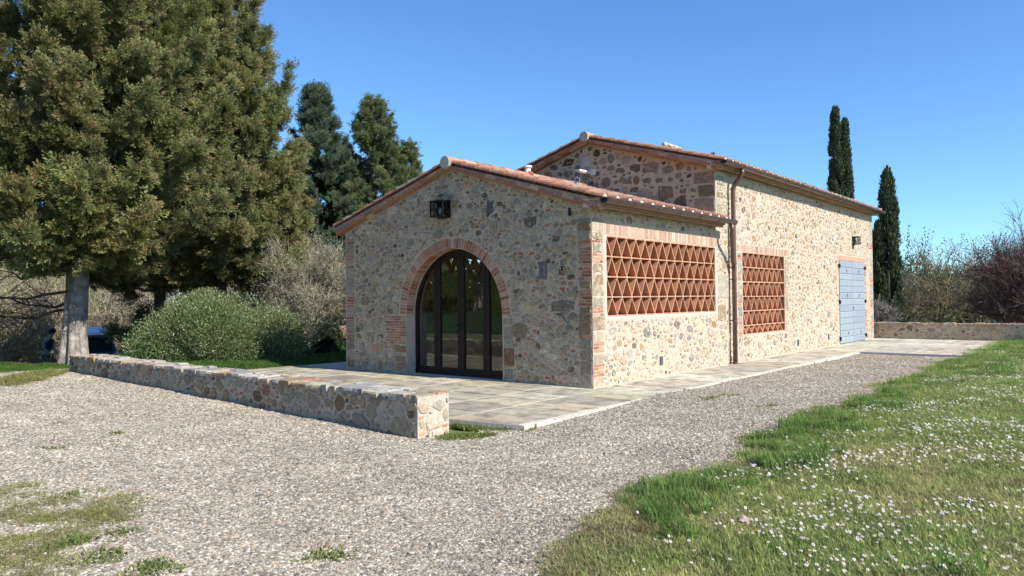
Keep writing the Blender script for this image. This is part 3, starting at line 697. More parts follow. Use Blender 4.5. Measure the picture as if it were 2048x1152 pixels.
def roof(x0, x1, zw, name, nver, covers_obj):
    """gabled tile roof; zw = wall top at the eaves"""
    root = empty(name, (x0, YR, zw + S_ * YR), 0, barn)
    th = .15; ov = .30; s2 = .285; ang = math.atan(s2); R = root.location
    mb = MB()                                                  # boarding under the tiles, thick
    xa, xb = x0 + .03, x1 - .03 if x1 > 6 else x1
    for sgn in (1, -1):
        ya = YR - sgn * (YR + .18); P = lambda y, z: [(xa - R.x, y - R.y, z - R.z), (xb - R.x, y - R.y, z - R.z)]
        ze = zw - S_ * .18
        q = P(ya, ze + .03) + P(YR, zw + S_ * YR + .03) + P(ya, ze + .105) + P(YR, zw + S_ * YR + .105)
        mb.add(q, [(0, 1, 3, 2), (4, 6, 7, 5), (0, 4, 5, 1), (0, 2, 6, 4), (1, 5, 7, 3)], (.40, .25, .16))
    mb.build('roof_deck', M['brick'], root, recalc=True)
    pitch = .41; rowl = .37; ncol = int((x1 - x0) / pitch); pitch = (x1 - x0 - .2) / (ncol)
    sl_ = math.hypot(YR + ov, s2 * (YR + ov)); nr = int(round((sl_ - .05) / rowl)); rowl = (sl_ - .05) / nr
    def cover(r0=.088, r1=.066, l=.43, plug=False, col=None):
        mb = MB(); vs_ = []; n = 7
        for (yy, r, zz) in ((0, r0, .022), (l, r1, .0)):
            for rr in (r, r - .014):
                for k in range(n): a = math.pi * k / (n - 1); vs_.append((rr * math.cos(a), yy, rr * math.sin(a) * .95 + zz))
        fs = []
        for k in range(n - 1): fs += [(k, k + 1, 2 * n + k + 1, 2 * n + k), (n + k, 3 * n + k, 3 * n + k + 1, n + k + 1), (k, n + k, n + k + 1, k + 1)]
        mb.add(vs_, fs, col or pick(TC))
        if plug:
            c = [( (r0 - .012) * math.cos(math.pi * k / 6), .015, (r0 - .012) * math.sin(math.pi * k / 6) * .95 + .02) for k in range(7)]
            mb.add(c + [(0, -.01, .03)], [(k, (k + 1) % 7, 7) for k in range(7)], (.6, .56, .48), 1)
        return mb.mesh('cover_tile', [M['tile'], M['render']], recalc=True)
    CM = [cover(col=pick(TC)) for _ in range(8)]; PM = [cover(plug=True) for _ in range(4)]
    def pan(wd):
        mb = MB(); a = wd / 2; col = pick(TC)
        mb.box((-a, 0, 0), (a, .42, .018), col); mb.box((-a, 0, .018), (-a + .02, .42, .045), col); mb.box((a - .02, 0, .018), (a, .42, .045), col)
        return mb
    nobj = 0; rest = MB()
    for sgn in (1, -1):
        for c in range(ncol + 1):
            xc = x0 + .1 + c * pitch
            for r in range(nr):
                s0 = r * rowl                                   # from the eave upwards
                y = YR - sgn * (YR + ov - s0 * math.cos(ang)); z = zw + .185 - s2 * ov + s0 * math.sin(ang)
                rot = Matrix.Rotation(ang * 1.0 + .03, 4, 'X')
                if sgn < 0: rot = Matrix.Rotation(math.pi, 4, 'Z') @ rot
                keep = sgn > 0 and (r == 0 or c == 0 or nobj < covers_obj) or (sgn < 0 and c == 0)
                me = random.choice(PM if r == 0 else CM)
                loc = Vector((xc, y, z + .03)) - R
                if keep:
                    nobj += 1; o = link('cover_tile', me, root); o.matrix_local = Matrix.Translation(loc) @ rot
                    o.rotation_euler.z += random.uniform(-.01, .01)
                else:
                    T = Matrix.Translation(loc) @ rot; mi = [p.material_index for p in me.polygons]
                    cl = me.color_attributes['col'].data[0].color[:3]
                    for mm in (0, 1):
                        fs = [tuple(p.vertices) for p in me.polygons if p.material_index == mm]
                        if fs: rest.add([T @ v.co for v in me.vertices], fs, cl if mm == 0 else (.5, .46, .38), mm)
                if c < ncol:
                    pm = pan(pitch - .04); T = Matrix.Translation(Vector((xc + pitch / 2, y, z)) - R) @ rot
                    rest.add([T @ Vector(v) for v in pm.v], pm.f, pm.c[0])
    rest.build('joined_roof_tiles', [M['tile'], M['render']], root)['kind'] = 'stuff'
    for sgn in (1, -1):                                        # bedding under the tiles along the gable
        mb = MB(); yy = lambda y: (YR - sgn * (YR - y)) - R.y; zf = lambda y, a, k: zw + a + k * y - R.z
        q = [(x, yy(y), z) for x in (x0 + .035 - R.x, x1 - .04 - R.x) for y, z in ((-.24, zf(-.24, .09, S_)), (YR, zf(YR, .09, S_)), (YR, zf(YR, .178, s2)), (-.24, zf(-.24, .178, s2)))]
        mb.add(q, [(0, 1, 2, 3), (7, 6, 5, 4), (0, 4, 5, 1), (1, 5, 6, 2), (2, 6, 7, 3), (3, 7, 4, 0)], (.44, .30, .21)); mb.build('tile_bedding', M['brick'], root, recalc=True)
    ang = math.atan(S_)
    # verge band of thin bricks along the gable
    for sgn in (1, -1):
        n = 14; ln = math.hypot(YR + .2, S_ * (YR + .2)) / n
        for k in range(n):
            for (h0, h1, px) in ((0.004, .045, .06), (.05, .10, .11)):
                mb = MB(); mb.box((0, 0, h0), (px + .05, ln - .006, h1), pick(TC))
                s0 = k * ln; y = YR - sgn * (YR + .2 - s0 * math.cos(ang)); z = zw - S_ * .2 + s0 * math.sin(ang)
                rot = Matrix.Rotation(ang, 4, 'X'); xo = x0 + .12 - px
                if sgn < 0: rot = Matrix.Rotation(math.pi, 4, 'Z') @ rot; xo = x0 + .12 + .05
                o = mb.build('verge_brick', M['brick'], root); o.matrix_local = Matrix.Translation(Vector((xo, y, z)) - R) @ rot
    # ridge tiles
    n = int((x1 - x0) / .40); ln = (x1 - x0 + .02) / n
    for k in range(n):
        mb = MB(); r = .125; vs_ = []; q = 9
        for (xx, rr) in ((0, r + .008), (ln + .03, r - .006)):
            for r2 in (rr, rr - .016):
                for j in range(q): a = math.pi * (j / (q - 1)) * 1.1 - .157; vs_.append((xx, r2 * math.cos(a), r2 * math.sin(a)))
        fs = []
        for j in range(q - 1): fs += [(j, j + 1, 2 * q + j + 1, 2 * q + j), (q + j, 3 * q + j, 3 * q + j + 1, q + j + 1), (j, q + j, q + j + 1, j + 1)]
        mb.add(vs_, fs, pick(TC)); mb.build('ridge_tile', M['tile'], root, smooth=True, recalc=True, loc=(k * ln - .02, 0, .145))
    mb = MB(); mb.tube([(-.035, 0, .145), (.06, 0, .145)], .128, 18); mb.build('ridge_end_plug', M['plaque'], root)
    return root
roof(-.14, L1 - .003, E1, 'low_roof', 0, 120)
roof(L1 - .22, L2 + .14, E3, 'upper_roof', 0, 60)

# ---- gutters and downpipe
def gutter(x0, x1, zc, name, n):
    root = empty(name, (x0, -.335, zc), 0, barn); r = .082; k = 10; ln = (x1 - x0)
    def half(xa, xb, r_, t, nm, mt, cap=False):
        mb = MB(); vs_ = []
        for xx in (xa, xb):
            for rr in (r_, r_ - t):
                for j in range(k + 1): a = math.pi + math.pi * j / k; vs_.append((xx, rr * math.cos(a), rr * math.sin(a)))
        q = k + 1; fs = []
        for j in range(k): fs += [(j, j + 1, 2 * q + j + 1, 2 * q + j), (q + j, 3 * q + j, 3 * q + j + 1, q + j + 1), (j, q + j, q + j + 1, j + 1), (2 * q + j, 2 * q + j + 1, 3 * q + j + 1, 3 * q + j)]
        fs += [(0, 2 * q, 3 * q, q), (k, q + k, 3 * q + k, 2 * q + k)]
        mb.add(vs_, fs); return mb.build(nm, mt, root, recalc=True, smooth=False)
    sec = ln / n
    for i in range(n): half(i * sec + .002, (i + 1) * sec - .002, r, .006, 'gutter_section', M['copper'])
    for i in range(n + 1): half(i * sec - .012 if i else 0.0, i * sec + .012, r + .006, .006, 'gutter_joint', M['copper'])
    for xx in (.004, ln - .006):
        mb = MB(); c = [(xx, r * math.cos(math.pi + math.pi * j / k), r * math.sin(math.pi + math.pi * j / k)) for j in range(k + 1)]
        c2 = [(q[0] + .004, q[1], q[2]) for q in c]; q = len(c)
        mb.add(c + c2, [tuple(range(q)), tuple(range(2 * q - 1, q - 1, -1))] + [(j, j + 1, q + j + 1, q + j) for j in range(q - 1)] + [(q - 1, 0, q, 2 * q - 1)])
        mb.build('stop_end', M['dark'], root, recalc=True)  # dark colour paints in the shade at the gutter's ends
    mb = MB(); mb.tube([(0, -r, .0), (ln, -r, .0)], .011, 8); mb.build('gutter_bead', M['copper'], root)
    return root
gutter(-.12, 5.24, 3.235, 'low_gutter', 6)
gutter(4.72, 18.5, 4.535, 'upper_gutter', 14)
dp = empty('downpipe', (5.72, -.12, 0), 0, barn)
mb = MB(); PX = lambda p: (p[0] - 5.72, p[1] + .12, p[2])
mb.tube([PX(p) for p in ((5.74, -.335, 4.46), (5.74, -.335, 4.38), (5.74, -.30, 4.30), (5.73, -.19, 4.16), (5.72, -.13, 4.06), (5.72, -.12, 3.96), (5.72, -.12, 2.0), (5.72, -.12, .0))], .052, 14)
mb.build('main_pipe', M['pipe'], dp, smooth=True)
mb = MB(); mb.tube([PX(p) for p in ((5.12, -.335, 3.16), (5.13, -.335, 3.04), (5.16, -.31, 2.95), (5.45, -.20, 2.62), (5.60, -.135, 2.44), (5.70, -.12, 2.22))], .045, 12); mb.build('branch_pipe', M['pipe'], dp, smooth=True)
for z in (2.22, 1.95, 1.0, 3.3, .03):
    mb = MB(); mb.tube([PX((5.72, -.12, z - .03)), PX((5.72, -.12, z + .03))], .059, 14); mb.box((-.012, 0, z - .012), (.012, .13, z + .012)); mb.build('pipe_bracket', M['pipe'], dp, smooth=False)

# ---- small things on the barn
mb = MB(); mb.box((L1 - .03, 3.33, 4.86), (L1 + .01, 3.57, 5.13)); mb.box((L1 - .034, 3.36, 4.89), (L1 - .029, 3.54, 5.10)); mb.build('plaque', M['plaque'], barn)
mb = MB(); mb.box((L1 - .02, 3.16, 4.64), (L1 + .01, 3.32, 4.80)); mb.box((L1 - .55, 3.28, 4.70), (L1 - .02, 3.42, 4.735)); mb.box((L1 - .5, 3.30, 4.675), (L1 - .05, 3.40, 4.70)); mb.build('wall_light', M['white'], barn)
mb = MB(); mb.box((-.03, .62, 2.05), (.0, .66, 2.12)); mb.tube([(-.03, .64, 2.1), (-.07, .64, 2.06), (-.06, .64, 1.98)], .012, 6); mb.build('wall_hook', M['dark'], barn)
mb = MB(); mb.box((-.03, .42, 3.0), (.05, .47, 3.14)); mb.build('beam_stub', M['dark'], barn)
mb = MB(); mb.tube([(2.5, 3.35, 4.3), (2.5, 3.35, 4.52)], .07, 12); mb.tube([(2.5, 3.35, 4.52), (2.5, 3.35, 4.56)], .1, 12); mb.build('roof_cap', M['white'], barn)
mb = MB(); mb.tube([(2.5, 3.2, 4.36), (2.5, 3.3, 4.39), (2.5, 3.42, 4.38)], [.03, .06, .03], 10); mb.build('sealant_patch', M['red'], barn, smooth=True)
mb = MB(); mb.tube([(3.0, 2.35, 4.0), (3.0, 2.35, 4.14)], .05, 10); mb.tube([(3.0, 2.29, 4.12), (3.0, 2.27, 4.2), (3.0, 2.35, 4.26), (3.0, 2.43, 4.2), (3.0, 2.41, 4.12)], .012, 6); mb.build('flue_pipe', M['zinc'], barn)
mb = MB(); mb.tube([(6.3, 3.75, 5.55), (6.3, 3.75, 5.72)], .02, 6); mb.box((6.1, 3.65, 5.72), (6.5, 3.85, 5.76)); mb.box((6.2, 3.6, 5.76), (6.3, 3.9, 5.79)); mb.build('antenna', M['white'], barn)
ch = empty('chimney', (8.3, 2.75, 5.08), 0, barn)
mb = MB(); mb.box((-.3, -.25, -.2), (.3, .25, .42)); mb.build('chimney_stack', M['render'], ch)
mb = MB(); mb.add([(-.42, -.36, .40), (.42, -.36, .40), (.42, .36, .40), (-.42, .36, .40), (-.42, 0, .66), (.42, 0, .66), (-.42, -.36, .44), (.42, -.36, .44), (.42, .36, .44), (-.42, .36, .44), (-.42, 0, .70), (.42, 0, .70)],
    [(0, 1, 5, 4), (3, 4, 5, 2), (6, 10, 11, 7), (9, 8, 11, 10), (0, 6, 7, 1), (2, 8, 9, 3), (0, 4, 10, 6), (4, 3, 9, 10), (1, 7, 11, 5), (5, 11, 8, 2)], (.40, .27, .18)); mb.build('chimney_roof', M['tile'], ch, recalc=True)
for k in range(3):
    for s in (-1, 1):
        mb = MB(); mb.tube([(-.3 + k * .3, s * .40, .43), (-.3 + k * .3, s * .02, .70)], .055, 8, (.45, .3, .2)); mb.build('cover_tile', M['tile'], ch, smooth=True)
mb = MB(); mb.tube([(-.46, 0, .70), (.46, 0, .70)], .07, 10, (.55, .5, .42)); mb.build('ridge_tile', M['tile'], ch, smooth=True)

# ---- wall lanterns
def lantern(loc, rz, label, scale=1):
    t = empty('wall_lantern', loc, rz); t.scale = (scale,) * 3; tag(t, label, 'wall lamp', 'iron wall lanterns'); a, d, h = .17, .20, .30
    fm = MB(); r = .011
    for y in (-a, a):
        for x in (-.02, -.02 - d): fm.box((x - r, y - r, 0), (x + r, y + r, h))
    for z in (0, h):
        for y in (-a, a): fm.box((-.02 - d - r, y - r, z - r), (-.02 + r, y + r, z + r))
        for x in (-.02, -.02 - d): fm.box((x - r * .9, -a, z - r * .95), (x + r * .9, a, z + r * .95))
    for y in (-a / 3, a / 3): fm.box((-.02 - d - .006, y - .006, 0), (-.02 - d + .006, y + .006, h))
    fm.box((-.02 - d - .0065, -a, h / 2 - .006), (-.02 - d + .0065, a, h / 2 + .006))
    for y in (-a, a):
        fm.box((-.02 - d, y - .006, h / 2 - .006), (-.02, y + .006, h / 2 + .006)); fm.box((-.02 - d / 2 - .006, y - .0062, 0), (-.02 - d / 2 + .006, y + .0062, h))
    fm.build('lantern_frame', M['dark'], t)
    mb = MB(); mb.box((-.03 - d, -a - .01, -.012), (-.0, a + .01, -.0)); mb.box((-.03 - d, -a - .01, h + .008), (-.0, a + .01, h + .02)); mb.build('lantern_plates', M['dark'], t)
    mb = MB(); mb.box((-.012, -a, -.03), (.012, a, h + .03)); mb.build('back_plate', M['dark'], t)
    mb = MB(); mb.add([(-.02 - d, -a, 0), (-.02 - d, a, 0), (-.02 - d, a, h), (-.02 - d, -a, h)], [(3, 2, 1, 0)]); mb.build('glass_pane', M['lampglass'], t)
    for y in (-a, a):
        mb = MB(); mb.add([(-.02 - d, y, 0), (-.02, y, 0), (-.02, y, h), (-.02 - d, y, h)], [(0, 1, 2, 3) if y < 0 else (3, 2, 1, 0)]); mb.build('glass_pane', M['lampglass'], t)
    mb = MB(); mb.tube([(-.12, 0, .0), (-.12, 0, .05), (-.12, 0, .07), (-.12, 0, .14), (-.12, 0, .18)], [.018, .018, .028, .035, .012], 10, (.5, .45, .3)); mb.build('bulb', M['white'], t, smooth=True)
lantern((-.014, 3.53, 3.22), 0, 'black iron lantern with small panes in the gable above the arched door')
lantern((15.85, -.014, 3.26), math.pi / 2, 'black iron lantern on the sunlit wall above the blue shutter door', .8)
# ------------------------------------------------------------------ terrace of paving slabs
terr = empty('terrace', (-3.6, -1.3, 0)); terr['kind'] = 'structure'
edge_l = lambda y: -3.62 + min(0, -(y + 1.34) * .17)               # left edge of the terrace
def clip_poly(poly, f):
    out_ = []
    for i in range(len(poly)):
        p, q = poly[i], poly[(i + 1) % len(poly)]; a, b_ = f(p), f(q)
        if a >= 0: out_.append(p)
        if (a >= 0) != (b_ >= 0): t = a / (a - b_); out_.append((p[0] + (q[0] - p[0]) * t, p[1] + (q[1] - p[1]) * t))
    return out_
T_OUT = [(-3.62, -1.34), (11.2, -1.36), (11.2, -3.95), (18.55, -4.5), (18.55, 8.6), (-.6, 8.35), (-2.2, 8.6), (-3.98, 8.6), (-3.98, .8)]
def prism(poly, z0, z1, col=(.5, .5, .5), inset=.0):
    mb = MB(); n = len(poly); vs_ = [(p[0], p[1], z0) for p in poly] + [(p[0], p[1], z1) for p in poly]
    mb.add(vs_, [tuple(range(n - 1, -1, -1)), tuple(range(n, 2 * n))] + [(k, (k + 1) % n, n + (k + 1) % n, n + k) for k in range(n)], col); return mb
prism(T_OUT, -.16, -.006).build('terrace_bed', M['grout'], terr, loc=(3.6, 1.3, 0))
SP = [((.46, .405, .30), 5), ((.42, .37, .275), 5), ((.38, .335, .255), 3), ((.47, .40, .27), 2), ((.50, .45, .35), 4)]
SPW = [((.56, .505, .39), 4), ((.54, .465, .33), 1.5), ((.52, .475, .375), 3)]
def in_tri(p, poly):
    c = False; n = len(poly)
    for i in range(n):
        a, b_ = poly[i], poly[i - 1]
        if (a[1] > p[1]) != (b_[1] > p[1]) and p[0] < (b_[0] - a[0]) * (p[1] - a[1]) / (b_[1] - a[1]) + a[0]: c = not c
    return c
ys = [-1.30, -.21, .78, 1.76, 2.74, 3.7, 4.7, 5.68, 6.66, 7.6, 8.45]
def slab(x0, y0, x1, y1, pal):
    g = .021; j = lambda: random.uniform(-.006, .006)
    poly = [(x0 + g + j(), y0 + g + j()), (x1 - g + j(), y0 + g + j()), (x1 - g + j(), y1 - g + j()), (x0 + g + j(), y1 - g + j())]
    poly = clip_poly(poly, lambda p: (p[0] + 3.60) + max(0, (p[1] + 1.34) * .17) if p[1] < .8 else p[0] + 3.96)
    if len(poly) < 3: return
    z = random.uniform(-.002, .002); prism(poly, -.05, z, pick(pal)).build('paving_slab', M['slab'], terr, loc=(3.6, 1.3, 0))
for r in range(len(ys) - 1):
    xo = -4.6 + (.0 if r % 2 else .36) * .15
    xmax = -.02 if r > 0 else 0
    x = xo
    while x < xmax - .1:
        x1 = min(x + .72, xmax) if r > 0 else x + .72
        if xmax - x1 < .15 and r > 0: x1 = xmax
        slab(x, ys[r], x1, ys[r + 1], SP if x < -.8 or r > 1 else SPW); x = x1
x = -.28
while x < 11.0: x1 = min(x + 1.15, 18.4); slab(x, ys[0], x1, -.02, SPW); x = x1
while x < 18.2:
    for (a, b_) in ((-3.85, -2.6), (-2.6, -1.3), (-1.3, -.02)): slab(x, a, min(x + 1.2, 18.45), b_, SPW)
    x += 1.2
mb = MB(); mb.box((11.12, -3.95, -.14), (11.22, -1.36, .002)); mb.build('step_edging', M['brick'], terr, loc=(3.6, 1.3, 0))
mb = MB()                                                         # rough mortar edge along the gravel
x = -3.62
while x < 11.1:
    x1 = x + random.uniform(.2, .5); yy = -1.36 - random.uniform(.0, .035); mb.box((x, yy, -.12), (x1 - .002, -1.325, random.uniform(-.016, -.004)), (.6, .56, .5)); x = x1
mb.build('mortar_edge', M['grout'], terr, loc=(3.6, 1.3, 0))['kind'] = 'stuff'

# ------------------------------------------------------------------ low walls
def low_wall(P0, P1, th, ztop, zb0, zb1, label, nm, seed, end0=True, round_end=False, gsz=1, nobj=300):
    """P0, P1: camera side line of the wall"""
    P0, P1 = Vector((*P0, 0)), Vector((*P1, 0)); d = (P1 - P0); L = d.length; d.normalize(); nrm = Vector((0, 0, 1)).cross(d)
    if nrm.dot(CAM - P0) < 0: nrm = -nrm
    t = empty('low_stone_wall', (P0.x, P0.y, zb0)); tag(t, label, 'wall'); inv = -t.location
    zb = lambda u: zb0 + (zb1 - zb0) * u / L
    cap = .075
    mb = MB(); c = [P0, P1, P1 - nrm * th, P0 - nrm * th]
    vs_ = [Vector((q.x, q.y, z - .25)) + inv for q, z in zip(c, (zb0, zb1, zb1, zb0))] + [Vector((q.x, q.y, ztop - .006)) + inv for q in c]
    mb.add(vs_, [(0, 3, 2, 1), (4, 5, 6, 7), (0, 1, 5, 4), (1, 2, 6, 5), (2, 3, 7, 6), (3, 0, 4, 7)]); core = mb.build('wall_core', M['mortar'], t, recalc=True)
    pl = [((.42, .35, .25), 5), ((.46, .34, .20), 4), ((.36, .30, .23), 3), ((.25, .17, .10), 2.5), ((.46, .41, .32), 4), ((.40, .22, .14), 1)]
    z0m = min(zb0, zb1); faces = [Face(P0 + Vector((0, 0, z0m)) , d, (0, 0, 1), nrm, L, ztop - z0m - cap, lambda u, v: v > (zb(u) - z0m) - .03)]
    if end0: faces.append(Face(P0 + Vector((0, 0, zb0)), -nrm, (0, 0, 1), -d, th, ztop - zb0 - cap, lambda u, v: v > -1))
    faces.append(Face(P0 - nrm * th + Vector((0, 0, z0m)), d, (0, 0, 1), -nrm, L, ztop - z0m - cap, lambda u, v: v > -1))
    first = True
    for k, F in enumerate(faces):
        F.fill([(.25 * gsz, .19 * gsz, int(16 * L)), (.19 * gsz, .14 * gsz, int(60 * L)), (.14, .10, int(150 * L)), (.10, .07, int(240 * L)), (.07, .05, int(200 * L))], pl if k != 1 else PALL, .008, .07, seed + k); F.grow(1.25, .008)
        F.O = F.O + inv; F.build_local(core, t.location, 260 if k == 0 else 40, 60)
    # capping stones, each proud of the edge
    u = 0; i = 0; mbs = []
    while u < L - .05:
        l = random.uniform(.16, .40); l = min(l, L - u)
        rows = random.choice((1, 2, 2, 3)); cuts = [0] + sorted(random.uniform(.25, .75) for _ in range(rows - 1)) + [1]
        for a, b_ in zip(cuts[:-1], cuts[1:]):
            g = .011; a0, b0 = a * th - .034 + g, b_ * th - .034 + g + (.05 if b_ == 1 else 0) - 2 * g
            if b0 - a0 < .06: continue
            mb = MB(); j = lambda s_=.02: random.uniform(-s_, s_); zt = ztop + random.uniform(-.014, .022); zl = ztop - cap + random.uniform(-.01, .02)
            pts = [(u + g + j(), a0 + j()), (u + l / 2, a0 + j(.03)), (u + l - g + j(), a0 + j()), (u + l - g + j(), (a0 + b0) / 2), (u + l - g + j(), b0 + j()), (u + l / 2, b0 + j()), (u + g + j(), b0 + j()), (u + g + j(), (a0 + b0) / 2)]
            cu = u + l / 2; cv = (a0 + b0) / 2; vs_ = []
            for f, z in ((.96, zl), (1.0, (zl + zt) / 2), (.97, zt - .008), (.86, zt)):
                for p in pts:
                    q = P0 + d * (cu + (p[0] - cu) * f) - nrm * (cv + (p[1] - cv) * f); vs_.append(Vector((q.x, q.y, z + j(.004))) + inv)
            n = 8; fs = [tuple(range(3 * n, 4 * n))] + [tuple(reversed(range(n)))]
            for r in range(3): fs += [(r * n + k, r * n + (k + 1) % n, (r + 1) * n + (k + 1) % n, (r + 1) * n + k) for k in range(n)]
            mb.add(vs_, fs, pick([((.42, .37, .29), 4), ((.46, .34, .20), 4), ((.36, .34, .31), 3), ((.44, .26, .17), 1), ((.50, .46, .38), 3)])); mb.build('cap_stone', M['capstone'], core, recalc=True)
        u += l
    return t
def _bl(s, parent, off, nmax, nbrick):
    keep = s.O.copy(); s.O = s.O + off; it = sorted(s.items, key=lambda q: -q[3] / ((s.P(q[0][0][0], q[0][0][1], 0) - CAM).length ** 2)); s.O = keep
    cnt = {'stone': 0, 'brick': 0}; rest = {'stone': MB(), 'brick': MB()}; lim = {'stone': nmax, 'brick': nbrick}
    for poly, col, kind, a in it:
        cnt[kind] += 1
        if cnt[kind] <= lim[kind]: mb = MB(); s.piece(mb, poly, col, kind); mb.build(kind, M[s.smat if kind == 'stone' else 'brick'], parent)
        else: s.piece(rest[kind], poly, col, kind)
    for k, mb in rest.items():
        if mb.f: mb.build('small_' + k + '_filling', M[k], parent)['kind'] = 'stuff'
Face.build_local = _bl
low_wall((-4.75, -.67), (-4.23, 11.0), .50, .415, -.10, .03, 'long low rubble stone wall with uneven stone capping between gravel and terrace', 'w', 21)
low_wall((18.55, .25), (18.45, -4.75), .38, .56, -.02, -.02, 'low stone wall behind the far terrace, beyond the blue shutter door', 'w', 31, end0=False, gsz=1.05)
mb = MB(); mb.box((18.50, -2.75, .33), (18.53, -2.35, .45)); tag(mb.build('wall_plate', M['vent']), 'small grey metal vent plate set in the low wall at the far terrace', 'vent')

# ------------------------------------------------------------------ foliage generators
def unit(v): return v / np.maximum(np.linalg.norm(v, axis=-1, keepdims=True), 1e-9)
def cards(P, D, ln, wd, C, rng, bend=.15, Nr=None, nj=.55):
    """P base points, D directions, Nr the way the leaf faces: one bent rhombic leaf (a quad) each"""
    n = len(P); D = unit(D)
    if Nr is None: r = unit(np.cross(D, rng.normal(size=(n, 3))))
    else: r = unit(np.cross(D, unit(Nr) + rng.normal(size=(n, 3)) * nj))
    nn = np.cross(r, D)
    ln = np.broadcast_to(ln, (n,))[:, None] * rng.uniform(.7, 1.3, (n, 1)); wd = np.broadcast_to(wd, (n,))[:, None] * rng.uniform(.7, 1.3, (n, 1))
    mid = P + D * ln * .5 + nn * ln * bend
    V = np.stack([P, mid + r * wd * .5, P + D * ln, mid - r * wd * .5], 1).reshape(-1, 3)
    return V, np.arange(4 * n).reshape(n, 4), C
def colours(n, base, rng, var=.18, alt=None, pa=.0):
    c = np.asarray(base)[None] * rng.uniform(1 - var, 1 + var, (n, 1)) * rng.uniform(.94, 1.06, (n, 3))
    if alt is not None: k = rng.random(n) < pa; c[k] = np.asarray(alt) * rng.uniform(1 - var, 1 + var, (k.sum(), 1))
    return np.clip(c, 0, .9)
def leafmesh(name, parts, mat, parent):
    V = []; F = []; C = []; b_ = 0
    for v, f, c in parts: V.append(v); F.append(f + b_); C.append(c); b_ += len(v)
    return link(name, np_mesh(name, np.concatenate(V), np.concatenate(F), np.concatenate(C), mat), parent)

def limb_path(rng, a, b, sag, n=5):
    a, b = np.array(a), np.array(b); t = np.linspace(0, 1, n)[:, None]; p = a + (b - a) * t
    p[:, 2] += sag * np.sin(np.pi * t[:, 0]); p[1:-1] += rng.normal(size=(n - 2, 3)) * np.linalg.norm(b - a) * .03; return p

def scatter(name, P, protos, rot, scl, idx, mat=None, kind='stuff', tilt=None, parent=None, tint=None):
    cl = bpy.data.collections.new('sources_' + name)
    for k, me in enumerate(protos):
        o = bpy.data.objects.new('source_%02d' % k, me); cl.objects.link(o)
    n = len(P); me = bpy.data.meshes.new(name); me.vertices.add(n); me.vertices.foreach_set('co', P.astype(np.float32).ravel())
    R3 = np.zeros((n, 3), np.float32); R3[:, 2] = rot
    if tilt is not None: R3[:, :2] = tilt
    for nm, ty, dat in (('rot', 'FLOAT_VECTOR', R3), ('scl', 'FLOAT', scl.astype(np.float32)), ('idx', 'INT', idx.astype(np.int32))):
        a = me.attributes.new(nm, ty, 'POINT'); a.data.foreach_set('vector' if ty == 'FLOAT_VECTOR' else 'value', dat.ravel())
    if tint is not None:
        a = me.attributes.new('tint', 'FLOAT_COLOR', 'POINT'); a.data.foreach_set('color', np.concatenate([tint, np.ones((n, 1))], 1).astype(np.float32).ravel())
    o = link(name, me, parent); o['kind'] = kind
    ng = bpy.data.node_groups.new('scatter_' + name, 'GeometryNodeTree'); ng.interface.new_socket('Geometry', in_out='INPUT', socket_type='NodeSocketGeometry'); ng.interface.new_socket('Geometry', in_out='OUTPUT', socket_type='NodeSocketGeometry')
    gi = ng.nodes.new('NodeGroupInput'); go = ng.nodes.new('NodeGroupOutput'); ip = ng.nodes.new('GeometryNodeInstanceOnPoints'); ci = ng.nodes.new('GeometryNodeCollectionInfo')
    ci.inputs['Collection'].default_value = cl; ci.inputs['Separate Children'].default_value = True; ci.inputs['Reset Children'].default_value = True
    ip.inputs['Pick Instance'].default_value = True
    def na(nm, ty): q = ng.nodes.new('GeometryNodeInputNamedAttribute'); q.data_type = ty; q.inputs['Name'].default_value = nm; return q.outputs['Attribute']
    ng.links.new(gi.outputs[0], ip.inputs['Points']); ng.links.new(ci.outputs[0], ip.inputs['Instance']); ng.links.new(na('idx', 'INT'), ip.inputs['Instance Index'])
    ng.links.new(na('rot', 'FLOAT_VECTOR'), ip.inputs['Rotation']); ng.links.new(na('scl', 'FLOAT'), ip.inputs['Scale']); ng.links.new(ip.outputs[0], go.inputs[0])
    md = o.modifiers.new('scatter', 'NODES'); md.node_group = ng; return o


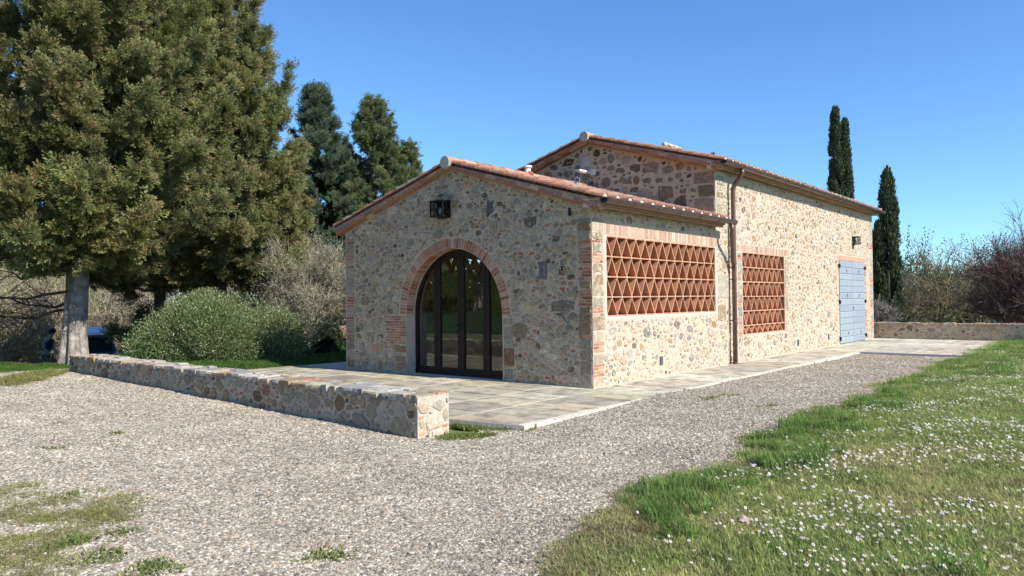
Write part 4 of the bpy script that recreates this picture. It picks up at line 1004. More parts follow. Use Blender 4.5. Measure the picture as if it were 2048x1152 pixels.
def plume_clump(seed, base, tip, brown, npl=15, R=.30):
    """a feathery cypress spray: plumes of scale leaves that fan out along +X"""
    rng = np.random.default_rng(seed); P = []; D = []; C = []; NN = []; SZ = []
    for k in range(npl):
        az = rng.normal() * .75; el = rng.normal() * .42 + .08; L = R * rng.uniform(.7, 1.45) * math.cos(az * .6); d = np.array([math.cos(az) * math.cos(el), math.sin(az) * math.cos(el), math.sin(el)])
        o = np.array([rng.uniform(-.10, .10), rng.normal() * .05, rng.normal() * .04]); n = 46; t = np.sort(rng.random(n)) ** .8; br = rng.random() < .17
        side = np.cross(d, [0, 0, 1]); side /= np.linalg.norm(side); upv = np.cross(side, d); ph = rng.uniform(0, 6.28, n); flat = np.stack([np.cos(ph), .55 * np.sin(ph)], 1)
        w_ = (.055 + .05 * np.sin(np.pi * np.clip(t * .9, 0, 1))) * rng.uniform(.4, 1, n); rad = side[None] * flat[:, :1] + upv[None] * flat[:, 1:]
        pos = o + d * (t * L)[:, None] + rad * (w_ * .55)[:, None]; pos[:, 2] -= (t * L) ** 2 * .35 - .05 * (t > .85)
        P.append(pos); D.append(d * 1.0 + rad * .75 + rng.normal(size=(n, 3)) * .2); NN.append(rad + upv * .5 + rng.normal(size=(n, 3)) * .1)
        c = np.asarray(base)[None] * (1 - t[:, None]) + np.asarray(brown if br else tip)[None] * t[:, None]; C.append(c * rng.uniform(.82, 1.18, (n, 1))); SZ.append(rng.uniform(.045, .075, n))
    P, D, C, NN, SZ = map(np.concatenate, (P, D, C, NN, SZ)); v, f, c = cards(P, D, SZ, SZ * .36, C, rng, .12, NN, .2)
    return np_mesh('cypress_spray', v, f, c, M['sprayleaf'])
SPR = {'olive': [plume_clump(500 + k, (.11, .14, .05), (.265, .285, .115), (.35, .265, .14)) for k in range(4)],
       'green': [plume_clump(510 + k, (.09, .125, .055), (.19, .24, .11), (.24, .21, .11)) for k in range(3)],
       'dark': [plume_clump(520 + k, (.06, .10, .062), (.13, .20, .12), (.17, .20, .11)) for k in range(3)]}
def cypress_big(x, y, H_, R, z0, label, seed, prof, nl=150, dens=1.0, trunk_r=.33, kind='olive', sc=1.0, lean=(0, 0), limbcol=(.16, .13, .10), trunkcol=(.36, .32, .28), group=None, cat='tree', name='cypress_tree', low=0, low_az=0, up0=.05):
    rng = np.random.default_rng(seed); zb = Hs(x, y); t = empty(name, (x, y, zb - .05)); tag(t, label, cat, group)
    mb = MB(); zz = [0, .12, .35, .9, z0 * .8 + .5, H_ * .4, H_ * .7, H_ * .97]; rr = [1.6, 1.28, 1.08, .95, .85, .55, .3, .04]
    pts = [(lean[0] * z / H_ + .05 * math.sin(z * 1.7 + seed), lean[1] * z / H_ + .05 * math.sin(z * 1.3), z) for z in zz]
    mb.tube(pts, [r * trunk_r for r in rr], 14, trunkcol)
    for k in range(6):                                             # root flares and the flutes above them
        a = k * 1.05 + seed; c, s = math.cos(a), math.sin(a); q = rng.uniform(.8, 1.2)
        mb.tube([(c * trunk_r * .62, s * trunk_r * .62, 2.2 * q), (c * trunk_r * .62, s * trunk_r * .62, 1.2), (c * trunk_r * .95, s * trunk_r * .95, .3), (c * trunk_r * 1.8 * q, s * trunk_r * 1.8 * q, -.06)], [trunk_r * .22, trunk_r * .33, trunk_r * .36, trunk_r * .2], 8, trunkcol)
    mb.build('trunk', M['bark'], t, smooth=True)
    lb = MB(); P = []; Rt = []; S = []; T = []
    for i in range(nl + low):
        if i < nl:
            h = z0 + (H_ - z0) * ((i + rng.random()) / nl) ** 1.12; f = (h - z0) / (H_ - z0); L = R * prof(f) * rng.uniform(.72, 1.12) + .15; a = i * 2.399 + rng.normal() * .3
        else: h = rng.uniform(.9, z0); f = 0; L = R * rng.uniform(.35, .6); a = low_az + rng.normal() * .7
        dirv = np.array([math.cos(a), math.sin(a), 0]); px = lean[0] * h / H_, lean[1] * h / H_; up = rng.uniform(up0, up0 + .4) + f * .9
        A = np.array([px[0], px[1], max(h - L * .3, .8)]); B = np.array([px[0], px[1], 0]) + dirv * L; B[2] = A[2] + L * up
        path = limb_path(rng, A, B, -.12 * L, 6)
        if i % 2 == 0 or i < 60: lb.tube(path, np.linspace(.055, .012, 6) * (trunk_r / .33) * (1.1 - f * .6), 5, limbcol)
        tint = np.array([1.0, 1.0, 1.0]) * rng.uniform(.78, 1.2) * [rng.uniform(.95, 1.1), 1, rng.uniform(.85, 1.05)]
        nc = max(5, int(L / .17 * 1.25 * dens))
        for k in range(nc):
            s = .28 + .76 * ((k + rng.random()) / nc) ** .8; s = min(s, 1.0); q = s * 5; j = min(int(q), 4); c = path[j] + (path[j + 1] - path[j]) * (q - j); w_ = L * .24 * (1.15 - s)
            tg = path[j + 1] - path[j]; tg = tg / np.linalg.norm(tg); sd = np.array([-dirv[1], dirv[0], 0]); o = rng.choice((-1, 1)) * rng.uniform(.1, 1)
            c = c + sd * o * w_ * 1.3 + [0, 0, rng.normal() * .10]; az = math.atan2(tg[1], tg[0]) + o * rng.uniform(.2, 1.0); el = math.asin(np.clip(tg[2], -1, 1)) * .6 + rng.normal() * .25
            P.append(c); Rt.append((rng.normal() * .5, -el, az)); S.append(sc * rng.uniform(.75, 1.25) * (1.05 - .25 * f)); T.append(tint * rng.uniform(.85, 1.15))
    for k in range(6): P.append(np.array([lean[0], lean[1], H_ - .1 - k * .08])); Rt.append((0, -1.2, k)); S.append(sc * .9); T.append(np.ones(3))
    lb.build('limbs', M['bark'], t, smooth=True)
    P = np.array(P); Rt = np.array(Rt); n = len(P)
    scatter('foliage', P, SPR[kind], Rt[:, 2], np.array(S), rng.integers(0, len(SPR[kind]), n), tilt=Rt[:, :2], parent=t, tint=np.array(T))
    return t
def bare_tree(name, x, y, H_, label, seed, wood=(.22, .18, .14), leafc=None, nleaf=3000, leafsz=.05, spread=.55, levels=5, trunk_r=.09, z=None, cat='tree', group=None, multi=1, flare=.34, alt=None, pa=0, droop=0, kids=(3, 4), leafmat='leaf', low=.3, twig=.006, shrink=.72):
    rng = np.random.default_rng(seed); zb = Hs(x, y) if z is None else z; t = empty(name, (x, y, zb - .05)); tag(t, label, cat, group)
    segs = []; tips = []
    def grow(p, d, L, r, lv):
        pts = [p]; q = p.copy(); dd = d.copy(); n = 3
        for k in range(n):
            dd = unit(dd + rng.normal(size=3) * .16 + np.array([0, 0, .06 - droop])); q = q + dd * L / n; pts.append(q)
        segs.append((pts, np.linspace(r, r * .62, n + 1), lv))
        if lv >= levels - 2: tips.extend(pts[1:])
        if lv >= levels: return
        for k in range(rng.integers(kids[0], kids[1] + 1)):
            j = rng.uniform(low if lv == 0 else .25, 1); b_ = pts[min(int(j * n) , n - 1)] + (pts[min(int(j * n) + 1, n)] - pts[min(int(j * n), n - 1)]) * (j * n % 1)
            ax = unit(rng.normal(size=3)); nd = unit(dd * (1 - spread) + ax * spread * 1.15 + np.array([0, 0, .12 - droop])); grow(b_, nd, L * shrink * rng.uniform(.8, 1.15), max(r * .58, twig), lv + 1)
        grow(pts[-1], unit(dd + rng.normal(size=3) * .2), L * (shrink + .03), max(r * .62, twig), lv + 1)
    for k in range(multi):
        a = k * 2.4 + seed; d0 = unit(np.array([math.cos(a) * flare * (multi > 1), math.sin(a) * flare * (multi > 1), 1.0])); grow(np.array([math.cos(a) * .08 * (multi > 1), math.sin(a) * .08 * (multi > 1), 0.]), d0, H_ * .30, trunk_r, 0)
    big = MB(); small = MB()
    for pts, rr, lv in segs:
        if lv >= 3: pts, rr = [pts[0], pts[-1]], [rr[0], rr[-1]]
        (big if lv == 0 else small).tube(pts, rr, 7 if lv == 0 else (4 if lv < 3 else 3), tuple(np.array(wood) * rng.uniform(.8, 1.2)), caps=False)
    big.build('trunk', M['bark'], t, smooth=True); small.build('crown', M['bark'], t)
    if leafc is not None and nleaf:
        T = np.array(tips); k = rng.integers(0, len(T), nleaf); P = T[k] + rng.normal(size=(nleaf, 3)) * .07
        leafmesh('foliage' , [cards(P, rng.normal(size=(nleaf, 3)) + [0, 0, .3], leafsz, leafsz * .55, colours(nleaf, leafc, rng, .25, alt, pa), rng)], M[leafmat], t)
    return t

def bush(name, x, y, rx, ry, h, label, seed, n=20000, leaf=.05, col=(.06, .08, .03), alt=None, pa=.2, lobes=26, mat='leaf', cat='shrub', group=None, rot=0, z=None, stems=True, wr=.4, up=.5, fill=.35, woodc=(.16, .13, .1), lob=(.22, .38), hs=1.0):
    rng = np.random.default_rng(seed); zb = Hs(x, y) if z is None else z; t = empty(name, (x, y, zb), rot); tag(t, label, cat, group)
    if stems:
        mb = MB()
        for k in range(14):
            a = rng.uniform(0, 6.28); r = rng.uniform(.3, .85); e = np.array([math.cos(a) * rx * r, math.sin(a) * ry * r, h * math.sqrt(max(0, 1 - r * r)) * .85])
            mb.tube(limb_path(rng, (rng.normal() * .1, rng.normal() * .1, -.05), e, .1 * h), np.linspace(.035, .008, 5), 5, woodc)
        mb.build('stems', M['bark'], t)
    P = []; D = []; C = []; NN = []; m_ = n // lobes
    for k in range(lobes):
        a = rng.uniform(0, 6.28); el = math.asin(rng.uniform(.0, 1)); r = rng.uniform(.62, .86); s = min(rx, ry, h) * rng.uniform(*lob) * 1.3
        c = np.array([math.cos(a) * math.cos(el) * rx * r, math.sin(a) * math.cos(el) * ry * r, math.sin(el) * h * r * .98 * hs + .06])
        u = unit(rng.normal(size=(m_, 3))) * (fill + (1 - fill) * rng.random((m_, 1)) ** .5) ; pp = c + u * s
        pp[:, 2] = np.maximum(pp[:, 2], rng.uniform(0, .12, m_)); P.append(pp); NN.append(u + [0, 0, .3]); D.append(u + [0, 0, up] + rng.normal(size=(m_, 3)) * .5); tt = rng.uniform(.8, 1.2)
        C.append(colours(m_, np.array(col) * tt, rng, .22, alt, pa))
    # inner fill
    m2 = n // 4; u = unit(rng.normal(size=(m2, 3))) * rng.random((m2, 1)) ** .33 * .86; u[:, 2] = abs(u[:, 2]); P.append(u * [rx, ry, h * hs] + [0, 0, .03]); D.append(rng.normal(size=(m2, 3)) + [0, 0, up]); NN.append(rng.normal(size=(m2, 3))); C.append(colours(m2, col, rng, .2, alt, pa))
    # shoots that break the outline
    m3 = n // 12; a = rng.uniform(0, 6.28, m3 // 8); el = np.arcsin(rng.uniform(.05, 1, m3 // 8)); base = np.stack([np.cos(a) * np.cos(el) * rx, np.sin(a) * np.cos(el) * ry, np.sin(el) * h * hs], -1) * .95
    dv = unit(base / np.array([rx, ry, h]) + [0, 0, .6]); tt = np.tile(np.linspace(0, 1, 8), len(base)); B = np.repeat(base, 8, 0) + np.repeat(dv, 8, 0) * tt[:, None] * h * .27
    P.append(B); D.append(rng.normal(size=B.shape) * .7 + np.repeat(dv, 8, 0)); NN.append(rng.normal(size=B.shape)); C.append(colours(len(B), col, rng, .2, alt, pa))
    leafmesh('foliage', [cards(np.concatenate(P), np.concatenate(D), leaf, leaf * wr, np.concatenate(C), rng, .15, np.concatenate(NN), .8)], M[mat], t); return t

def column_cypress(x, y, H_, R, label, seed, zb=None, twin=None, group='slender cypresses beyond the barn'):
    rng = np.random.default_rng(seed); zb = Hs(x, y) if zb is None else zb; t = empty('column_cypress', (x, y, zb)); tag(t, label, 'tree', group)
    mb = MB(); mb.tube([(0, 0, -.1), (0, 0, H_ * .9)], [R * .14, .02], 8, (.1, .08, .06)); mb.build('trunk', M['bark'], t)
    P = []; D = []; C = []; NN = []
    for (ox, oy, hh, r_) in ([(0, 0, H_, R)] + ([twin] if twin else [])):
        for i in range(int(190 * hh / 8)):
            f = rng.random(); rad = r_ * (min(1, f * 6 + .5)) * (1 - f ** 2.6) ** .8 * rng.uniform(.75, 1.08) + .03; a = rng.uniform(0, 6.28)
            c = np.array([ox + math.cos(a) * rad * .72, oy + math.sin(a) * rad * .72, f * hh]); n = 110; u = unit(rng.normal(size=(n, 3))) * rng.random((n, 1)) ** .4
            P.append(c + u * [r_ * .3, r_ * .3, r_ * .75]); D.append(u * .5 + [math.cos(a) * .35, math.sin(a) * .35, 1.3]); NN.append(u + [math.cos(a), math.sin(a), .1]); C.append(colours(n, np.array((.066, .10, .045)) * rng.uniform(.75, 1.25), rng, .2, (.12, .125, .06), .15))
    leafmesh('crown', [cards(np.concatenate(P), np.concatenate(D), .17, .055, np.concatenate(C), rng, .15, np.concatenate(NN), .5)], M['needle'], t); return t

# ------------------------------------------------------------------ trees on the left
prof_a = lambda f: (.62 + .38 * min(1, f / .12)) * (1 - f ** 1.6) ** .85
LAZ = math.atan2(-CR.y, -CR.x)                                     # towards the left of the yard
cypress_big(-3.0, 14.1, 13.5, 3.5, 3.3, 'big old cypress with pale fluted trunk at the left end of the low wall', 1, prof_a, nl=210, trunk_r=.27, lean=(.5, -.3))
cypress_big(.9, 17.6, 13.5, 3.5, 3.0, 'large cypress with thin dark trunk, between the pale trunk and the wide bush', 2, prof_a, nl=190, trunk_r=.2, trunkcol=(.12, .10, .08), low=3, low_az=LAZ - .5)
cypress_big(2.05, 15.8, 12.8, 2.85, 2.9, 'bushy cypress nearest the barn with brownish cones and a ragged right edge against the sky', 3, prof_a, nl=200, trunk_r=.22, trunkcol=(.10, .085, .07), lean=(-.2, .2))
t1 = [o for o in bpy.data.objects if o.name.startswith('cypress_tree')][0]
rr_ = np.random.default_rng(9)
for (z, az, L, sg) in ((1.75, 2.15, 2.3, .1), (2.0, 2.5, 2.6, -.25), (1.5, 2.7, 1.9, -.1), (2.5, 1.9, 2.8, .1)):
    mb = MB(); e = np.array([math.cos(az) * L, math.sin(az) * L, z + sg]); pth = limb_path(rr_, (0, 0, z), e, -.15, 6); mb.tube(pth, np.linspace(.045, .012, 6), 6, (.10, .08, .06))
    for k in range(9):
        b0 = pth[1 + k % 5]; q = b0 + rr_.normal(size=3) * [.45, .45, .3] + [math.cos(az) * .3, math.sin(az) * .3, 0]; mb.tube(limb_path(rr_, b0, q, .05, 4), np.linspace(.014, .004, 4), 4, (.10, .08, .06))
        for j in range(3): mb.tube(limb_path(rr_, q * .6 + b0 * .4, q + rr_.normal(size=3) * .25, .02, 3), [.006, .004, .003], 3, (.11, .09, .07))
    mb.build('dead_limb', M['bark'], t1, smooth=True)
prof_s = lambda f: (1 - f) ** .82
sp = dict(trunk_r=.14, trunkcol=(.14, .11, .09), name='conifer_tree', up0=.15)
cypress_big(9.15, 20.4, 12.0, 2.6, 1.8, 'dark blue green conifer behind, between the big cypresses and the olive green conifer', 5, prof_s, nl=130, kind='dark', sc=1.15, **sp)
cypress_big(10.4, 20.1, 9.4, 1.5, 1.8, 'short dark conifer squeezed between the two tall pointed conifers behind the gable', 15, prof_s, nl=90, kind='dark', sc=1.15, **sp)
cypress_big(11.5, 19.3, 11.6, 2.8, 1.8, 'tall green conifer with a pointed crown just left of the front gable roof', 6, prof_s, nl=130, kind='green', sc=1.15, **sp)
cypress_big(12.9, 18.6, 9.6, 1.5, 1.8, 'slim green conifer peeping over the left slope of the front gable', 16, prof_s, nl=90, kind='green', sc=1.1, **sp)
# bare and blossoming trees
bare_tree('blossom_tree', 3.6, 13.1, 4.1, 'pale twiggy tree with white blossom beside the left corner of the barn', 40, wood=(.30, .27, .19), leafc=(.32, .34, .18), nleaf=16000, leafsz=.045, spread=.5, levels=5, multi=4, alt=(.62, .60, .50), pa=.28, low=.15, trunk_r=.045, flare=.3, kids=(3, 4))
bare_tree('blossom_tree', 4.2, 15.0, 4.6, 'second pale blossoming tree further back, partly behind the first one', 41, wood=(.29, .26, .18), leafc=(.29, .31, .15), nleaf=13000, leafsz=.05, spread=.5, levels=5, multi=3, alt=(.6, .58, .5), pa=.3, low=.15, trunk_r=.05)
bush('olive_green_shrub', -.35, 11.5, 2.35, 1.4, 1.5, 'wide rounded grey green evergreen bush behind the low stone wall', 50, n=62000, leaf=.066, col=(.135, .19, .065), alt=(.26, .32, .18), pa=.13, lobes=34, lob=(.24, .5), mat='glossleaf', rot=-.85, wr=.36)
bush('laurel_shrub', 2.35, 10.75, .45, .4, .95, 'small dark glossy shrub at the right foot of the wide bush', 51, n=9000, leaf=.055, col=(.03, .045, .02), alt=(.10, .13, .07), pa=.15, lobes=16, mat='glossleaf')
bush('laurel_shrub', 2.93, 11.15, .3, .3, .95, 'small dark glossy shrub nearest the left corner of the barn', 52, n=9000, leaf=.055, col=(.03, .045, .02), alt=(.10, .13, .07), pa=.15, lobes=16, mat='glossleaf')
# thicket left, behind the person
for k, (x, y, h, lc, alt_, nl_, lab) in enumerate([
    (1.94, 35.65, 7, (.34, .30, .16), (.40, .38, .18), 9000, 'tangled leafless thicket at the far left behind the man in the vest'),
    (3.3, 34.3, 6.4, (.36, .33, .19), (.28, .34, .10), 9000, 'brown brushwood tree right behind the man and the car'),
    (4.9, 32.5, 6.2, (.24, .22, .16), (.2, .2, .1), 8000, 'grey twiggy tree behind the parked car'),
    (7.2, 30.6, 6.4, (.27, .25, .19), (.3, .3, .22), 8000, 'pale grey brushwood seen under the cypress crowns'),
    (8.2, 22.6, 5.0, (.30, .28, .20), (.33, .32, .24), 9000, 'pale brushwood tree beyond the wide bush'),
    (3.9, 42.7, 11, (.24, .36, .08), (.30, .42, .09), 20000, 'fresh yellow green tree at the far left edge behind the thicket'),
    (5.9, 40.6, 10.5, (.22, .33, .08), (.28, .40, .09), 20000, 'fresh green tree showing between the low cypress branches on the left')]):
    bare_tree('thicket_tree', x, y, h, lab, 60 + k, wood=(.36, .30, .22), leafc=lc, nleaf=nl_, leafsz=.1, spread=.62, levels=5, multi=4, alt=alt_, pa=.35, low=.05, trunk_r=.06, kids=(2, 4), group='thicket on the slope to the left', twig=.012, flare=.5)
for k, (x, y, rx, h, c, lab) in enumerate([(6.5, 50.0, 5, 9.5, (.14, .14, .06), 'olive brown hedge mass at the far left'), (11.5, 45.5, 5, 9.5, (.15, .14, .08), 'brownish hedge mass behind the grey car'), (14.5, 36, 5, 8.5, (.14, .14, .08), 'hedge mass beyond the white blossom trees'), (19.5, 31, 4.5, 6, (.10, .12, .05), 'hedge mass hidden mostly by the barn, left rear')]):
    bush('hedgerow_bush', x, y, rx, 2.2, h, lab, 80 + k, n=14000, leaf=.28, col=c, alt=(.2, .17, .1), pa=.35, lobes=30, group='hedgerow down the slope', rot=-.6)

# ------------------------------------------------------------------ trees on the right
column_cypress(36.6, 6.45, 13.9, .60, 'tall column cypress pair rising above the upper roof, left of the shutter lantern line', 90, twin=(.42, -.42, 13.2, .55))
column_cypress(24.1, .80, 6.75, .54, 'dark column cypress standing right at the far end of the barn', 91, twin=(-.28, .34, 4.6, .3))
column_cypress(31.6, 12.1, 10.9, .42, 'small dark cypress tip peeping over the upper tile roof', 92)
for k, (x, y, h, lc, alt_, nl_, lab, wood, tr) in enumerate([
    (29.5, .1, 6.6, (.22, .22, .10), (.32, .27, .10), 2500, 'bare tree with yellow lichen on its branches behind the far low wall', (.31, .26, .14), .08),
    (26.6, 1.2, 4.0, (.16, .15, .06), (.3, .22, .06), 2500, 'low spreading bare shrub tree beside the dark column cypress', (.29, .25, .17), .05),
    (33.5, 2.6, 6.6, (.15, .18, .06), (.2, .2, .08), 5000, 'greenish budding tree behind and right of the dark cypress', (.25, .22, .14), .08),
    (34.0, -1.2, 6.4, (.20, .19, .10), (.24, .2, .12), 4000, 'grey brown tree behind the lichen covered one', (.27, .23, .17), .07)]):
    bare_tree('orchard_tree', x, y, h * .88, lab, 100 + k, wood=tuple(q * .9 for q in wood), kids=(2, 3), leafc=lc, nleaf=nl_, leafsz=.045, spread=.55, levels=5, multi=3, alt=alt_, pa=.3, low=.15, trunk_r=tr, group='budding trees beyond the far low wall', twig=.008)
bare_tree('plum_tree', 25.3, -3.6, 5.0, 'purple leaved plum tree at the right edge behind the far low wall', 110, wood=(.20, .13, .12), leafc=(.20, .10, .075), nleaf=6500, leafsz=.055, spread=.45, levels=5, multi=5, alt=(.26, .13, .09), pa=.35, low=.1, trunk_r=.06, kids=(3, 4), flare=.55, cat='tree')
bare_tree('plum_tree', 26.6, -4.4, 6.6, 'second purple leaved plum tree cut by the right picture edge', 111, wood=(.20, .13, .12), leafc=(.19, .075, .06), nleaf=7000, leafsz=.06, spread=.45, levels=5, multi=4, alt=(.26, .13, .09), pa=.35, low=.1, trunk_r=.06, kids=(3, 4), flare=.55, cat='tree')
bare_tree('bare_shrub', 21.2, .55, 2.0, 'leafless grey shrub at the foot of the dark column cypress', 112, wood=(.36, .32, .28), leafc=None, nleaf=0, spread=.4, levels=4, multi=6, low=.1, trunk_r=.02, cat='shrub', flare=.4)
for k, (x, y, rx, h, c, lab) in enumerate([(40, 3.4, 3.2, 4.6, (.08, .13, .04), 'bright green pine mass right of the dark cypress'), (43, -1.5, 4, 4.3, (.16, .15, .08), 'distant brown green thicket in the gap right of the barn'), (44, -6.5, 4, 4.1, (.15, .13, .09), 'distant thicket behind the plum trees'), (42, 8.5, 4, 5, (.10, .11, .05), 'distant thicket mostly behind the barn end'), (38, -11, 4, 4, (.13, .13, .07), 'distant thicket beyond the right edge'), (52, 2, 6, 5.2, (.14, .14, .09), 'farthest pale thicket on the right horizon')]):
    bush('distant_thicket', x, y, rx, 2.6, h + 1.2, lab, 120 + k, n=14000, leaf=.2, col=c, alt=(.22, .19, .12), pa=.3, lobes=30, group='far bushes on the right', rot=1.3)
bush('evergreen_bush', 6.7, 9.9, 2.6, 1.5, 3.6, 'olive green bush behind the barn, seen as slivers through the back lattice', 140, n=14000, leaf=.16, col=(.14, .17, .05), alt=(.3, .3, .12), pa=.3, lobes=30)
# garden side seen only in the door glass
cypress_big(-18.3, 19.7, 11, 2.6, 3.0, 'tree on the grassy bank whose trunk is mirrored in the door glass', 130, prof_a, nl=70, dens=.7, sc=1.6, trunk_r=.24, trunkcol=(.42, .33, .28))
cypress_big(-24.0, 24.5, 12, 3.0, 3.0, 'tree higher on the bank, mirrored dark in the door glass', 131, prof_a, nl=70, dens=.7, sc=1.6, trunk_r=.24)

# ------------------------------------------------------------------ little house down the slope
hx, hy = 6.4, 15.0; hz = -1.04
hs_ = empty('small_white_house', (hx, hy, hz), -.9); hs_.scale = (.7, .7, .7); tag(hs_, 'small white house with terracotta roof glimpsed left of the barn corner', 'house')
mb = MB(); mb.box((-2, -1.5, -.3), (2, 1.5, 1.9)); mb.build('wall', M['housewhite'], hs_)
mb = MB(); mb.add([(-3.9, -2.6, .75), (-3.9, -1.5, 1.05), (2.2, -1.5, 1.05), (2.2, -2.6, .75), (-3.9, -2.6, .65), (-3.9, -1.5, .95), (2.2, -1.5, .95), (2.2, -2.6, .65)], [(0, 1, 2, 3), (7, 6, 5, 4), (0, 3, 7, 4), (0, 4, 5, 1), (2, 6, 7, 3)], (.5, .26, .17))
for k in range(20): mb.tube([(-3.8 + k * .3, -2.62, .76), (-3.8 + k * .3, -1.5, 1.07)], .07, 6, pick(TC))
mb.build('porch_roof', M['tile'], hs_, recalc=True)
mb = MB(); mb.add([(-2.2, -1.7, 1.85), (2.2, -1.7, 1.85), (2.2, 0, 2.4), (-2.2, 0, 2.4), (2.2, 1.7, 1.85), (-2.2, 1.7, 1.85)], [(0, 1, 2, 3), (3, 2, 4, 5)], (.45, .24, .16)); mb.build('roof', M['tile'], hs_)

# ------------------------------------------------------------------ the parked off road car
cx, cy = 2.25, 26.45; cz = Hs(cx, cy)
car = empty('parked_car', (cx, cy, cz), math.atan2(-.62, .10) + math.pi); tag(car, 'dark green off road estate car with white roof parked behind the pale cypress trunk', 'car')
car.rotation_euler = (0, 0, 0); dvec = (Vector((CR.x, CR.y, 0)) * .6 - Vector((CF.x, CF.y, 0)) * .8).normalized(); car.rotation_euler = (0, .07, math.atan2(dvec.y, dvec.x))
L_, w2 = 4.1, .85
def loft(secs, name, mat):
    mb = MB(); n = len(secs[0]); vs_ = [p for s_ in secs for p in s_]; fs = []
    for i in range(len(secs) - 1):
        for k in range(n): fs.append((i * n + k, i * n + (k + 1) % n, (i + 1) * n + (k + 1) % n, (i + 1) * n + k))
    fs += [tuple(range(n)), tuple((len(secs) - 1) * n + k for k in range(n))]; mb.add(vs_, fs); return mb.build(name, mat, car, recalc=True)
sec = lambda x, zl, zh, ww: [(x, -ww, zl), (x, ww, zl), (x, ww + .03, (zl + zh) / 2), (x, ww - .02, zh), (x, -ww + .02, zh), (x, -ww - .03, (zl + zh) / 2)]
loft([sec(-2.0, .45, 1.08, w2 - .05), sec(-1.9, .4, 1.12, w2), sec(.7, .4, 1.12, w2), sec(.8, .4, 1.08, w2), sec(1.9, .42, 1.0, w2 - .04), sec(2.05, .5, .92, w2 - .12)], 'body', M['carbody'])
loft([[(-1.92, -.76, 1.12), (-1.92, .76, 1.12), (-1.88, .68, 1.74), (-1.88, -.68, 1.74)], [(.35, -.76, 1.12), (.35, .76, 1.12), (.25, .68, 1.74), (.25, -.68, 1.74)], [(.78, -.76, 1.12), (.78, .76, 1.12), (.4, .66, 1.70), (.4, -.66, 1.70)]], 'cabin', M['carbody'])
loft([[(-1.96, -.72, 1.74), (-1.96, .72, 1.74), (-1.94, .6, 1.84), (-1.94, -.6, 1.84)], [(.42, -.72, 1.73), (.42, .72, 1.73), (.36, .6, 1.82), (.36, -.6, 1.82)]], 'roof', M['carroof'])
for s in (-1, 1):
    for (xa, xb) in ((-1.75, -.95), (-.85, -.3), (-.2, .42)):
        mb = MB(); q = [(xa, s * .765, 1.18), (xb, s * .765, 1.18), (xb - (.1 if xb > .3 else 0), s * .705, 1.66), (xa, s * .705, 1.66)]; mb.add(q + [(p[0], p[1] - s * .01, p[2]) for p in q], [(0, 1, 2, 3), (7, 6, 5, 4), (0, 4, 5, 1), (1, 5, 6, 2), (2, 6, 7, 3), (3, 7, 4, 0)]); mb.build('side_window', M['carglass'], car, recalc=True)
    for xw in (-1.3, 1.3):
        mb = MB(); mb.tube([(xw, s * .68, .36), (xw, s * .90, .36)], .36, 18); wh = mb.build('wheel', M['rubber'], car); mb = MB(); mb.tube([(xw, s * .88, .36), (xw, s * .912, .36)], .2, 14); mb.build('rim', M['zinc'], wh)
    mb = MB(); mb.tube([(2.0, s * .6, .78), (2.07, s * .6, .78)], .09, 12); mb.build('headlight', M['white'], car)
mb = MB(); mb.box((-1.955, -.6, 1.18), (-1.93, .6, 1.62)); mb.build('rear_window', M['carglass'], car)
mb = MB(); mb.add([(.79, -.66, 1.16), (.79, .66, 1.16), (.47, .6, 1.66), (.47, -.6, 1.66)], [(0, 1, 2, 3)]); mb.build('windscreen', M['carglass'], car)
mb = MB(); mb.box((-2.12, -.75, .45), (-1.98, .75, .62)); mb.box((2.03, -.78, .42), (2.16, .78, .6)); mb.build('bumper', M['rubber'], car)

# ------------------------------------------------------------------ the man in the vest
px_, py_ = -.66, 23.03
man = empty('person', (px_, py_, Hs(px_, py_)), math.atan2(CR.y, CR.x)); tag(man, 'man in navy vest, pale sleeves and dark cap leaning forward beside the pale trunk', 'person')
def skin(name, joints, bones, mat, lev=2):
    me = bpy.data.meshes.new(name); me.from_pydata([j[0] for j in joints], bones, []); me.materials.append(mat)
    o = link(name, me, man); o.modifiers.new('skin', 'SKIN'); 
    for v, j in zip(me.skin_vertices[0].data, joints): v.radius = (j[1], j[2] if len(j) > 2 else j[1])
    me.skin_vertices[0].data[0].use_root = True
    ss = o.modifiers.new('sub', 'SUBSURF'); ss.levels = lev; ss.render_levels = lev; return o
# local x = to the right of the picture (the way he faces), y = away, z = up
skin('body', [((0, 0, .95), .15, .13), ((.03, 0, 1.12), .14, .12), ((.12, 0, 1.38), .17, .13), ((.17, 0, 1.50), .07), ((.21, 0, 1.56), .06), ((.25, 0, 1.64), .09, .10), ((.26, 0, 1.735), .08, .09),
     ((.0, .10, .88), .09), ((.06, .11, .48), .065), ((.0, .11, .10), .05), ((.12, .11, .05), .045), ((0, -.10, .88), .09), ((-.02, -.11, .48), .065), ((-.10, -.11, .10), .05), ((.02, -.11, .05), .045),
     ((.12, .21, 1.42), .06), ((.10, .26, 1.15), .045), ((.28, .24, .98), .035), ((.34, .23, .95), .035), ((.12, -.21, 1.42), .06), ((.08, -.26, 1.14), .045), ((.26, -.24, .96), .035), ((.33, -.23, .94), .035)],
     [(0, 1), (1, 2), (2, 3), (3, 4), (4, 5), (5, 6), (0, 7), (7, 8), (8, 9), (9, 10), (0, 11), (11, 12), (12, 13), (13, 14), (2, 15), (15, 16), (16, 17), (17, 18), (2, 19), (19, 20), (20, 21), (21, 22)], M['skin'])
skin('vest', [((0, 0, .96), .19, .16), ((.03, 0, 1.14), .185, .155), ((.11, 0, 1.36), .215, .165), ((.15, 0, 1.50), .12, .11)], [(0, 1), (1, 2), (2, 3)], M['navy'])
